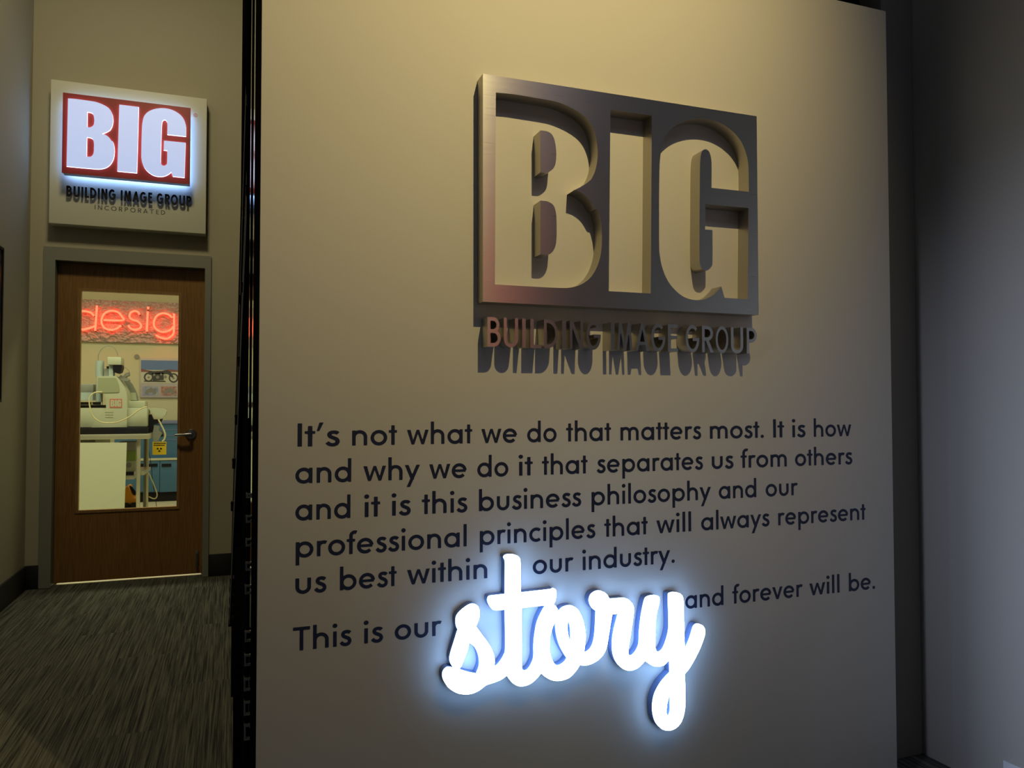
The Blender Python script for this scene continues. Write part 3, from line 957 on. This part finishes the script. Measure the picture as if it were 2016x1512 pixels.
# ------------------------------------------------------------------ black rack along the divider
rack = empty('hanging_rack', (XS - 0.02, 2.9, 0.0), 'slim black rack of vertical rods with small clamps on the black divider', 'rack')
def rod_line(x0, x1, yy, z0_, z1_):
    return [(x0, yy, z0_), (x1, yy, z1_)]


RY = 2.75
r_top = onY(503, 0, RY); r_bot = onY(462, 1010, RY)
rods = [((490, 0), (457, 1130), RY + 0.5), ((500, 0), (461, 1010), RY), ((503.5, 0), (466, 900), RY - 0.1)]
for (pa, pb, yy) in rods:
    a0 = onY(*pa, yy); b0 = onY(*pb, yy)
    d = (Vector(b0) - Vector(a0))
    top = Vector(a0) - d * 0.25
    bot = Vector(b0) + d * ((onY(455, 1228, yy)[2] - b0[2]) / d.z)
    bm = newbm(); tube(bm, [top, bot], 0.0028, 8); obj('rod', bm, HARDWARE, rack)
for (pa, yy) in (((497, 108), RY), ((490, 197), RY), ((488, 376), RY), ((482, 420), RY + .3), ((479, 566), RY), ((474, 590), RY + .3), ((473, 712), RY), ((467, 826), RY), ((462, 912), RY), ((459, 996), RY + .2)):
    X_, _, Z_ = onY(*pa, yy)
    bm = newbm(); box(bm, X_ - 0.008, X_ + 0.008, yy - 0.012, yy + 0.012, Z_ - 0.018, Z_ + 0.018, bev=0.003)
    tube(bm, [(X_ - 0.005, yy - 0.012, Z_ + 0.012), (X_ - 0.005, yy - 0.017, Z_ + 0.012)], 0.004, 8)
    obj('clamp', bm, BLACK, rack)
for k, y_ in enumerate((1145, 1161, 1182, 1203, 1226)):
    X_, _, Z_ = onY(452.5 - k * 0.8, y_, 3.2)
    bm = newbm(); box(bm, X_, XS, 3.2, 3.26, Z_ - 0.017, Z_ + 0.012, bev=0.003); obj('bracket', bm, BLACK, rack)
X_, _, Z_ = onY(449, 1236, 3.2)
bm = newbm(); box(bm, X_ + 0.012, XS, 3.18, 5.6, 0.05, Z_ - 0.006); obj('shelf_side', bm, BLACK, rack)
bm = newbm(); X_ = onY(462, 1300, 2.0)[0]; Z_ = onY(462, 1243, 2.0)[2]
box(bm, X_, XS - .0005, 2.0, 3.17, 0.0, Z_, bev=.002); obj('plinth', bm, GLOSSBLACK, rack)
YBP = 3.35
q = [onY(484, 0, YBP), onY(474, 400, YBP), onY(465, 740, YBP), onY(455, 1100, YBP), onY(450, 1225, YBP)]
q = [(p[0], p[2]) for p in q]
q = [(q[0][0], 3.4)] + q
bm = newbm(); extrude(bm, [q + [(XS - .0005, q[-1][1]), (XS - .0005, 3.4)]], YBP, YBP + .03); obj('back_panel', bm, GLOSSBLACK, rack)

YCL = YP + 0.045
rail = empty('clip_rail', (XP0 - 0.02, YCL, 0.3), 'column of small square metal clips on the black edge of the message wall', 'clips')
for (u, v, hh) in ((490, 976, 8), (489.5, 1022, 13), (489, 1068, 14), (489, 1115, 15), (487.5, 1161, 16), (487.5, 1253, 19), (486.5, 1300, 20), (485.5, 1348, 22), (485.5, 1395, 24), (486, 1442, 27)):
    X_, _, Z_ = onY(u, v, YCL)
    hw, hz_ = 0.0062, hh * 0.5 * YCL / F_PX * 1.02
    bm = newbm()
    extrude(bm, [[(X_ - hw, Z_ - hz_), (X_ + hw, Z_ - hz_), (X_ + hw, Z_ + hz_), (X_ - hw, Z_ + hz_)], [(X_ - hw + .0035, Z_ - hz_ + .004), (X_ + hw - .002, Z_ - hz_ + .004), (X_ + hw - .002, Z_ + hz_ - .004), (X_ - hw + .0035, Z_ + hz_ - .004)]], YCL - 0.002, YCL + 0.008)
    box(bm, X_ - hw + .0003, X_ - hw + .003, YCL + .0082, YP + .1098, Z_ - .003, Z_ + .003)
    obj('clip', bm, HARDWARE, rail)
bm = newbm(); box(bm, XP0 - 0.030, XP0 - 0.0135, YP + 0.110, YP + 0.118, 0.2, 1.15); obj('rail_strip', bm, BLACK, rail)

# small wire hook standing on top of the message wall
X_, _, Z_ = onY(1705, 12, YP + 0.03)
bm = newbm(); tube(bm, [(X_, YP + .03, ZT - 0.002), (X_, YP + .03, ZT + 0.017), (X_ - .003, YP + .03, ZT + 0.020)], 0.0012, 6)
tag(obj('wire_hook', bm, PLATE), 'tiny white wire hook on the top edge of the message wall', 'hook')

# white plate low on the right wall
PXY = onX(1977, 1496, XW)
bm = newbm(); box(bm, XW - 0.006, XW, PXY[1] - 0.11, PXY[1], PXY[2] - 0.12, PXY[2], bev=0.002)
tag(obj('wall_plate', bm, PLATE), 'white wall plate low on the bluish right wall', 'wall plate')

# framed picture at the left edge
f1 = onX(8.5, 489, XL + 0.02); f2 = onX(5.5, 792, XL + 0.02)
pf = empty('picture_frame', (XL, f1[1] - 0.35, f2[2]), 'tall dark picture in a thin black frame on the left hall wall', 'picture')
y1_, y0_ = f1[1], f1[1] - 0.75
bm = newbm()
for a in ((XL, XL + .02, y0_, y1_, f1[2] - .015, f1[2]), (XL, XL + .02, y0_, y1_, f2[2], f2[2] + .015), (XL, XL + .02, y0_, y0_ + .015, f2[2] + .015, f1[2] - .015), (XL, XL + .02, y1_ - .015, y1_, f2[2] + .015, f1[2] - .015)):
    box(bm, *a)
obj('frame', bm, BLACK, pf)
bm = newbm(); box(bm, XL, XL + .012, y0_ + .015, y1_ - .015, f2[2] + .015, f1[2] - .015); obj('print', bm, ARTM, pf)

# ------------------------------------------------------------------ the workshop beyond the door
LB = 11.0
bm = newbm(); box(bm, -6, 1.5, YD + 0.07, LB + .1, -0.1, 0.0); struct('floor_workshop', bm, LABFLOOR)
bm = newbm(); box(bm, -6, 1.5, YD + 0.14, LB + .1, 3.0, 3.1); struct('ceiling_workshop', bm, CREAM)
bm = newbm(); box(bm, -6, 1.5, LB, LB + .1, 0, 3.0); struct('wall_workshop_back', bm, CREAM)
bm = newbm(); box(bm, 1.4, 1.5, YD + .14, LB, 0, 3.0); struct('wall_workshop_right', bm, CREAM)
bm = newbm(); box(bm, -6, -5.9, YD + .14, LB, 0, 3.0); struct('wall_workshop_left', bm, CREAM)
c2 = lambda x, y: (140 + x / 6.574, 560 + y / 6.574)
c3 = lambda x, y: (140 + x / 6.573, 780 + y / 6.573)


def rect(fn, x0, y0, x1, y1, Y_):
    xa, za = xz(*fn(x0, (y0 + y1) / 2), Y_)
    xb, _ = xz(*fn(x1, (y0 + y1) / 2), Y_)
    _, zt_ = xz(*fn((x0 + x1) / 2, y0), Y_)
    _, zb_ = xz(*fn((x0 + x1) / 2, y1), Y_)
    return xa, xb, zb_, zt_


def prism(name, m, fn, pts, y0, y1, parent, sub=0):
    bm = newbm()
    q = [(*fn(p[0], p[1]), *p[2:]) for p in pts]
    q = smooth(q, 4) if sub else q
    extrude(bm, [[xz(p[0], p[1], y0) for p in q]], y0, y1)
    return obj(name, bm, m, parent)


def slab(name, m, fn, x0, y0, x1, y1, yf, yb, parent=None, bev=0.0):
    a = rect(fn, x0, y0, x1, y1, yf)
    return boxobj(name, m, a[0], a[1], yf, yb, a[2], a[3], parent=parent, bev=bev)


# neon sign
NB = rect(c2, -150, 215, 1700, 755, LB - 0.04)
neon = empty('neon_sign', ((NB[0] + NB[1]) / 2, LB, NB[2]), 'red neon design sign on crinkled foil board high on the workshop wall', 'sign')
bm = newbm(); box(bm, NB[0], NB[1], LB - 0.04, LB, NB[2], NB[3]); obj('foil_board', bm, FOIL, neon)
YN = LB - 0.10
e_arc = [(420, 462), (665, 465), (660, 420), (605, 360), (520, 342), (440, 370), (398, 440), (398, 510), (440, 568), (520, 588), (590, 570), (650, 530)]
s_arc = [(885, 392), (865, 358), (820, 345), (770, 370), (757, 420), (790, 455), (860, 478), (905, 525), (890, 567), (830, 588), (772, 570), (740, 530)]
d_bowl = [(298, 408), (250, 365), (160, 345), (80, 370), (38, 430), (35, 500), (75, 560), (150, 585), (240, 565), (308, 540)]
g_bowl = [(1312, 432), (1262, 392), (1190, 373), (1112, 405), (1072, 480), (1080, 550), (1140, 605), (1210, 615), (1282, 590), (1325, 545)]
g_tail = [(1332, 378), (1330, 600), (1308, 660), (1240, 702), (1160, 690), (1095, 655)]
n_a = [(1452, 625), (1460, 400)]
n_b = [(1456, 470), (1500, 405), (1570, 390), (1630, 430), (1640, 500), (1634, 632)]
for nm, strokes in (('d', [d_bowl, [(335, 275), (312, 600)]]), ('e', [e_arc]), ('s', [s_arc]), ('i', [[(992, 350), (980, 610)], [(1000, 290), (996, 322)]]), ('g', [g_bowl, g_tail]), ('n', [n_a, n_b])):
    bm = newbm()
    for stq in strokes:
        q = [(*c2(*p),) for p in stq]
        q = smooth(q, 5, False) if len(q) > 2 else q
        tube(bm, [onY(p[0], p[1], YN) for p in q], 0.0125, 10)
    lt = obj('letter_tube', bm, NEON, neon)
    for stq in strokes:
        for p in (stq[0], stq[-1]):
            bm = newbm()
            P_ = onY(*c2(*p), YN)
            tube(bm, [P_, (P_[0], LB - 0.041, P_[2])], 0.009, 8)
            obj('tube_support', bm, NEONSUP, lt)

# motorcycle poster
YPO = LB - 0.03
PB = rect(c2, 890, 955, 1560, 1465, YPO)
post = empty('photo_board', ((PB[0] + PB[1]) / 2, LB, PB[2]), 'pale photo board with a motorcycle photo above two small photos', 'poster')
bm = newbm(); box(bm, PB[0], PB[1], YPO, LB, PB[2], PB[3], bev=0.003); obj('backing', bm, LAV, post)
yq = YPO - 0.002
sky = slab('large_photo', PSALT, c2, 903, 970, 1545, 1278, yq, YPO, post)
bm = newbm(); a = rect(c2, 905, 985, 1543, 1108, yq - .001); box(bm, a[0], a[1], yq - .001, yq, a[2], a[3]); obj('photo_sky', bm, PSKY, sky)
prism('photo_hills', PHILL, c2, [(905, 1132), (905, 1085), (960, 1105), (1060, 1122), (1180, 1118), (1260, 1098), (1400, 1112), (1543, 1100), (1543, 1132)], yq - .0018, yq - .001, sky)
bm = newbm()
for cx, cy, r0, r1 in ((1003, 1200, 62, 42), (1325, 1210, 62, 44)):
    o_, i_ = [], []
    for k in range(28):
        an = 2 * PI * k / 28
        o_.append(xz(*c2(cx + r0 * math.cos(an), cy + r0 * math.sin(an)), yq - .002))
        i_.append(xz(*c2(cx + r1 * math.cos(an), cy + r1 * math.sin(an)), yq - .002))
    extrude(bm, [o_, i_], yq - .0026, yq - .0019)
for pts in ([(980, 1150), (1010, 1120), (1130, 1125), (1250, 1108), (1290, 1130), (1330, 1200), (1310, 1210), (1250, 1160), (1100, 1160), (1020, 1170)], [(1045, 1150), (1195, 1140), (1200, 1235), (1060, 1245)], [(950, 1245), (1210, 1245), (1230, 1262), (940, 1258)]):
    extrude(bm, [[xz(*c2(*p), yq - .002) for p in pts]], yq - .0032, yq - .0019)
obj('photo_motorcycle', bm, PDARK, sky)
bm = newbm()
for cx, cy, rr in ((1075, 1170, 16), (1120, 1200, 22), (1165, 1165, 14), (1325, 1212, 15), (1003, 1202, 14), (1220, 1195, 20)):
    extrude(bm, [[xz(*c2(cx + rr * math.cos(2 * PI * k / 14), cy + rr * math.sin(2 * PI * k / 14)), yq - .0035) for k in range(14)]], yq - .0040, yq - .0033)
obj('photo_engine_detail', bm, PGREY, sky)
for (x0, x1, m) in ((925, 1125, PBLUE), (1165, 1365, PPINK)):
    ph = slab('small_photo', m, c2, x0, 1320, x1, 1440, yq, YPO, post)
    bm = newbm()
    xc = (x0 + x1) / 2
    for pts in ([(xc - 60, 1370), (xc - 10, 1345), (xc + 10, 1330), (xc + 30, 1350), (xc + 80, 1345), (xc + 60, 1385), (xc, 1400), (xc - 50, 1395)],):
        extrude(bm, [[xz(*c2(*p), yq - .001) for p in pts]], yq - .0015, yq - .0001)
    for cx in (xc - 45, xc + 50):
        extrude(bm, [[xz(*c2(cx + 24 * math.cos(2 * PI * k / 18), 1400 + 24 * math.sin(2 * PI * k / 18)), yq - .001) for k in range(18)]], yq - .0020, yq - .0001)
    obj('photo_bike', bm, PGREY, ph)

# blue cabinets along the back
YK = 10.3
cab = empty('blue_cabinet', (*onY(*c3(1250, 1320), YK)[:2], 0), 'blue double-door floor cabinet with black pulls at the workshop back', 'cabinet')
a = rect(c3, 560, 800, 1800, 1240, YK)
ztop = a[3]; zdoor0 = a[2]
bm = newbm(); box(bm, a[0], a[1], YK + .02, LB - .05, zdoor0, ztop); obj('cabinet_body', bm, BLUE, cab)
slab('cabinet_ledge', CREAM, c3, 560, 803, 1800, 828, YK - .01, YK + .02, cab)
for (x0, x1, h0, h1) in ((700, 992, 860, 985), (997, 1144, 1003, 1118), (1150, 1420, 1172, 1295)):
    dd = slab('cabinet_door', BLUE, c3, x0, 833, x1, 1238, YK, YK + .02, cab, bev=0.003)
    slab('door_pull', BLACK, c3, h0, 874, h1, 912, YK - .012, YK, dd)
bm = newbm(); box(bm, a[0], a[1], YK + .06, LB - .05, 0.0, zdoor0 - .002); obj('toe_kick', bm, BLACK, cab)
YU = 10.45
up = boxobj('blue_workbench', BLUE, *(lambda q: (q[0], q[1], YU, LB - .05, ztop + .0005, q[3]))(rect(c3, 560, 362, 1800, 800, YU)))
tag(up, 'blue upper counter unit standing on the blue floor cabinet', 'counter')
bm = newbm(); a2 = rect(c3, 560, 320, 1800, 360, YU - .02); box(bm, a2[0], a2[1], YU - .02, LB - .05, a2[2] + .001, a2[3], bev=.004); obj('counter_lip', bm, BLUETOP, up)
for y_ in (430, 505, 560):
    slab('drawer_line', BLUETOP, c3, 1080, y_, 1800, y_ + 8, YU - .004, YU, up)

# bench that carries the engraver
YT = 8.0
zt0 = xz(*c3(500, 495), YT)[1]; zt1 = xz(*c3(500, 560), YT)[1]
xT0 = xz(*c3(-420, 530), YT)[0]; xT1 = xz(*c3(1015, 530), YT)[0]
bench = empty('machine_bench', ((xT0 + xT1) / 2, YT + .4, 0), 'metal-edged work bench on pale square legs carrying the engraving machine', 'bench')
bm = newbm(); box(bm, xT0, xT1, YT, YT + .85, zt1, zt0, bev=.004); obj('bench_top', bm, ALU, bench)
for (x0, x1, yy, m) in ((845, 890, YT + .04, ALU), (968, 997, YT + .70, ALU), (305, 495, YT + .06, WHITE), (-330, -280, YT + .04, ALU)):
    aa = rect(c3, x0, 560, x1, 1415, yy)
    zlo = 0.0 if x0 != 305 else xz(*c3(400, 640), yy)[1]
    boxobj('bench_leg' if x0 != 305 else 'bench_bracket', m, aa[0], aa[1], yy, yy + .05, zlo, zt1 - .001, parent=bench, bev=.003)
aa = rect(c3, 120, 575, 305, 606, YT + .1)
boxobj('bench_drawer', GREYP, aa[0], aa[1], YT + .1, YT + .5, aa[2], zt1 - .001, parent=bench)
aa = rect(c3, 930, 560, 968, 1415, YT + .68)
boxobj('cable_duct', GREYP, aa[0], aa[1], YT + .72, YT + .76, 0.0, zt1 - .001, parent=bench)
aa = rect(c3, 845, 955, 975, 1000, YT + .3)
boxobj('bench_rail', ALU, aa[0], aa[1], YT + .1, YT + .70, aa[2], aa[3], parent=bench)
aa = rect(c3, 690, 1015, 845, 1080, YT + .3)
boxobj('bench_shelf', ALU, xT0 + .05, aa[1], YT + .1, YT + .70, aa[3] - .03, aa[3], parent=bench)
zshelf = aa[3]
pb = rect(c3, 135, 603, 720, 1470, YT - .03)
bm = newbm(); extrude(bm, [[xz(*c3(-300, 605), YT - .03), xz(*c3(720, 601), YT - .03), xz(*c3(690, 1430), YT - .03), (xz(*c3(688, 1430), YT - .03)[0], 0.0), (xz(*c3(-300, 605), YT - .03)[0], 0.0)]], YT - .03, YT - .012)
tag(obj('sheet_board', bm, WHITE), 'tall plain white board leaning upright against the bench front', 'board')
# boxes on the shelf behind the legs
aa = rect(c3, 600, 830, 838, 972, YT + .25)
pw = boxobj('power_supply', MACH, aa[0], aa[1], YT + .25, YT + .6, zshelf + .032, zshelf + .032 + (aa[3] - aa[2]), bev=.004)
tag(pw, 'pale boxy power supply with round knob on the bench shelf', 'equipment')
bm = newbm()
kx, kz = xz(*c3(748, 892), YT + .25)
tube(bm, [(kx, YT + .25, kz), (kx, YT + .235, kz)], 0.024, 18)
obj('knob', bm, GREYP, pw)
boxobj('feet_tray', BLACK, aa[0] - .02, aa[1], YT + .24, YT + .62, zshelf, zshelf + .0318, parent=pw)
zg0 = zshelf + .032 + (aa[3] - aa[2])
gg = rect(c3, 600, 697, 836, 826, YT + .25)
tag(boxobj('storage_box', GREEN, gg[0], gg[1], YT + .25, YT + .6, zg0 + .0005, zg0 + (gg[3] - gg[2]), bev=.004), 'bright green box stacked on the pale power supply', 'box')
zg1 = zg0 + (gg[3] - gg[2])
tag(boxobj('equipment_case', GREYP, gg[0], gg[1], YT + .25, YT + .6, zg1 + .0005, zg1 + .085, bev=.004), 'dark grey case lying on top of the green box', 'case')
# orange trolley beyond the bench
YO = 9.3
tro = empty('floor_machine', (*onY(*c3(770, 1415), YO)[:2], 0), 'orange floor machine with black fittings behind the bench leg', 'machine')
q = [(695, 1200, c), (720, 1165, c), (748, 1180), (775, 1260), (805, 1320, c), (840, 1330, c), (840, 1420, c), (640, 1420, c), (640, 1200, c)]
bm = newbm()
pp = [xz(*c3(x, y), YO) for x, y in [(p[0], p[1]) for p in q]]
pp = [(x, max(z, 0.055) if z < 0.4 and i in (6, 7) else z) for i, (x, z) in enumerate(pp)]
extrude(bm, [pp], YO, YO + .28)
obj('housing', bm, ORANGE, tro)
for qx in (705, 815):
    bm = newbm()
    X_, Z_ = xz(*c3(qx, 1352), YO)
    tube(bm, [(X_, YO - .03, 0.062), (X_, YO + .02, 0.062)], 0.06, 20)
    obj('wheel', bm, BLACK, tro)
prism('handle', BLACK, c3, [(752, 1160), (790, 1180), (832, 1240), (828, 1290), (800, 1270), (770, 1200)], YO + .05, YO + .1, tro)

# engraving machine
YE = YT + .12
zsurf = zt0
eng = empty('engraving_machine', (*onY(*c3(480, 450), YE)[:2], zsurf), 'pale green engraving machine with small BIG logo on the workshop bench', 'machine')
bm = newbm(); aa = rect(c3, -300, 400, 990, 492, YE - .03)
box(bm, aa[0], aa[1], YE - .04, YE + .62, zsurf + .0005, aa[3] - .004, bev=.004); obj('base_tray', bm, BLACK, eng)
zbase = aa[3] - .004
col = [(330, 1185, c), (350, 1180), (545, 1180), (572, 1190), (640, 1262), (700, 1360), (722, 1430)]
bm = newbm()
q = [(*c2(p[0], p[1]), *p[2:]) for p in [(330, 1190, c), (560, 1184), (590, 1200), (640, 1262), (700, 1360), (721, 1430)]]
q += [(*c3(p[0], p[1]), *p[2:]) for p in [(724, 120), (722, 385), (712, 430), (688, 452, c), (262, 458, c), (256, 430), (280, 370), (330, 300), (400, 225), (452, 150, c), (452, 60, c), (440, -20)]]
q += [(*c2(p[0], p[1]), *p[2:]) for p in [(432, 1418), (340, 1408, c)]]
extrude(bm, [[(x, max(z, zbase + .0005)) for x, z in (xz(p[0], p[1], YE) for p in smooth(q, 4))]], YE, YE + .30)
colo = obj('column', bm, MACH, eng)
prism('column_window', MACHD, c2, [(348, 1208, c), (575, 1208, c), (598, 1250), (622, 1340), (620, 1380), (590, 1398), (345, 1402, c)], YE - .006, YE - .0002, colo, sub=1)
q0, q1, q2, q3 = rect(c3, 498, 35, 658, 150, YE - .004)
lg = boxobj('logo_label', LOGORED, q0, q1, YE - .003, YE - .0002, q2, q3, parent=colo)
bm = newbm()
mxx, mzz = (q1 - q0) * .04, (q3 - q2) * .06
for k, isl in (('B', ('b1', 'b2')), ('I', ()), ('G', ())):
    extrude(bm, [mapbig(z_, q0 + mxx, q1 - mxx, q2 + mzz, q3 - mzz) for z_ in (k,) + isl], YE - .0045, YE - .0031)
obj('logo_letters', bm, MACH, lg)
for y_ in (205, 238, 270):
    slab('vent', MACHD, c3, 440, y_, 545, y_ + 8, YE - .002, YE - .0002, colo)
bm = newbm()
xa, za = xz(*c2(300, 1190), YE + .1); xb, zb_ = xz(*c2(415, 985), YE + .1)
ccx, rr = (xa + xb) / 2, (xb - xa) / 2
tube(bm, [(ccx, YE + .16, zbase + .2), (ccx, YE + .16, za)], rr * .8, 20)
tube(bm, [(ccx, YE + .16, za), (ccx, YE + .16, zb_)], rr, 20)
obj('motor_cylinder', bm, MACHB, eng)
hd = slab('spindle_head', MACH, c2, 470, 940, 648, 1040, YE + .04, YE + .26, eng, bev=.006)
slab('head_neck', MACHB, c2, 490, 1040, 545, 1190, YE + .08, YE + .2, eng)
slab('neck_block', GREYP, c2, 425, 1090, 490, 1190, YE + .1, YE + .2, eng)
slab('sensor', BLACK, c2, 458, 1058, 490, 1090, YE + .1, YE + .15, eng)
prism('spindle_motor', BLACK, c2, [(540, 1042), (655, 1042), (660, 1080), (640, 1135), (600, 1152), (565, 1140), (540, 1115)], YE + .05, YE + .2, eng)
prism('tool_clamp', GREYP, c2, [(668, 1190), (700, 1150), (745, 1135), (748, 1175), (700, 1200), (755, 1235), (740, 1250), (650, 1245), (615, 1205), (640, 1170)], YE + .1, YE + .2, eng)
prism('arc_shield', GREYP, c2, [(660, 1250), (740, 1235), (790, 1290), (835, 1380), (862, 1460), (868, 1520), (720, 1520), (720, 1430), (690, 1330)], YE + .31, YE + .36, eng, sub=0)
prism('shield_window', MACH, c2, [(725, 1400), (835, 1400), (850, 1500), (725, 1500)], YE + .300, YE + .309, eng)
slab('gantry_rail', CHROME, c3, -200, 75, 385, 112, YE + .02, YE + .10, eng)
slab('gantry_slot', BLACK, c3, -200, 114, 452, 152, YE + .06, YE + .10, eng)
bm = newbm(); aa = rect(c3, -200, 152, 470, 400, YE + .03); box(bm, aa[0], aa[1], YE + .03, YE + .35, zbase + .0005, aa[3], bev=.006); obj('left_bed', bm, MACH, eng)
bm = newbm(); aa = rect(c3, 700, 152, 985, 395, YE + .03); box(bm, aa[0], aa[1], YE + .03, YE + .36, aa[2], aa[3], bev=.008); rb_ = obj('right_bed', bm, MACH, eng)
aa2 = rect(c3, 700, 62, 965, 150, YE + .15)
boxobj('bed_top', MACH, aa2[0], aa2[1], YE + .12, YE + .36, aa[3] + .0004, aa2[3], parent=eng, bev=.008)
for qx in (740, 900):
    ff = rect(c3, qx, 395, qx + 45, 460, YE + .08)
    boxobj('bed_foot', GREYP, ff[0], ff[1], YE + .08, YE + .2, zbase, aa[2], parent=eng)
slab('control_box', GREYP, c2, 60, 1290, 290, 1395, YE + .16, YE + .33, eng, bev=.006)
slab('control_panel', MACHB, c2, 60, 1396, 280, 1500, YE + .14, YE + .33, eng)
prism('dust_nozzle', MACH, c3, [(995, 155), (1060, 150), (1195, 165), (1235, 195), (1225, 240), (1180, 275), (1085, 265), (1030, 200)], YE + .16, YE + .26, eng)
prism('arm_joint', BLACK, c3, [(985, 250), (1030, 235), (1060, 300), (1140, 300), (1180, 290), (1160, 340), (1060, 375), (1070, 420), (1180, 470), (1190, 520), (1120, 540), (1060, 470), (985, 460), (915, 440), (950, 395), (985, 380)], YE + .14, YE + .24, eng)
prism('arm_plate', GREYP, c3, [(1075, 380), (1150, 390), (1130, 440), (1180, 480), (1120, 580), (1060, 590), (1050, 500)], YE + .10, YE + .138, eng)


def hose(name, m, fn, pts, Y_, r, parent):
    q = [fn(*p) for p in pts]
    bm = newbm()
    tube(bm, [onY(p[0], p[1], Y_) for p in smooth(q, 5, False)], r, 8)
    return obj(name, bm, m, parent)


hose('dust_hose', HOSE, c3, [(400, -55), (320, -50), (265, -20), (235, 30), (238, 110), (268, 235), (340, 312), (440, 345), (600, 335), (750, 270), (860, 190), (940, 148), (985, 140)], YE - .05, .0065, eng)
hose('signal_cable', GREYP, c2, [(350, 985), (352, 920), (385, 850), (430, 808), (490, 792), (550, 815), (590, 865), (603, 925)], YE + .15, .0035, eng)
hose('air_hose', HOSE, c3, [(1130, 300), (1160, 360), (1195, 430), (1218, 500), (1205, 560), (1180, 585)], YE + .08, .008, eng)
hose('thin_lead', GREYP, c2, [(645, 1050), (720, 1090), (750, 1130), (745, 1180)], YE + .2, .002, eng)

# yellow warning tag hanging at the bench end
YW = YE - .02
aa = rect(c3, 1052, 590, 1232, 757, YW)
wt = boxobj('warning_tag', YELLOW, aa[0], aa[1], YW, YW + .004, aa[2], aa[3])
tag(wt, 'yellow warning tag with black trefoil hanging beside the bench end', 'warning sign')
bm = newbm()
for r_, y_ in enumerate((602, 628)):
    xq = 1070
    while xq < 1212:
        wq = random.choice((8, 11, 14))
        extrude(bm, [[xz(*c3(*p), YW) for p in ((xq, y_), (xq + wq, y_), (xq + wq, y_ + 15), (xq, y_ + 15))]], YW - .0008, YW - .0001)
        xq += wq + 3
for a0 in (90, 210, 330):
    pts = [(1142 + rr * math.cos(math.radians(a0 + da)), 690 + rr * .85 * math.sin(math.radians(a0 + da))) for rr, da in ((10, -28), (36, -28), (38, 0), (36, 28), (10, 28))]
    extrude(bm, [[xz(*c3(*p), YW) for p in pts]], YW - .0008, YW - .0001)
obj('tag_print', bm, BLACK, wt)
hose('hang_wire', GREYP, c3, [(1140, 592), (1120, 560), (1110, 520)], YW + .002, .002, wt)

# cords hanging behind the bench
bm = newbm()
q = [c3(*p) for p in [(955, 900), (975, 940), (1010, 1010), (1060, 1120), (1095, 1210), (1112, 1270), (1098, 1318), (1060, 1325), (1005, 1300)]]
tube(bm, [onY(p[0], p[1], YT + .9) for p in smooth(q, 5, False)], .006, 8)
obj('white_cord', bm, HOSE, eng)
bm = newbm()
q = [c3(*p) for p in [(985, 620), (1015, 760), (1040, 930), (1055, 1100), (1085, 1280), (1105, 1425)]]
tube(bm, [onY(p[0], p[1], YT + .95) for p in smooth(q, 5, False)], .003, 6)
obj('black_cord', bm, BLACK, eng)
X_, Z_ = xz(*c2(852, 935), LB)
bm = newbm(); tube(bm, [(X_, LB, Z_), (X_, LB - .02, Z_)], .03, 16)
tag(obj('wall_sensor', bm, GREYP), 'small round grey fitting on the workshop wall beside the photo board', 'fitting')
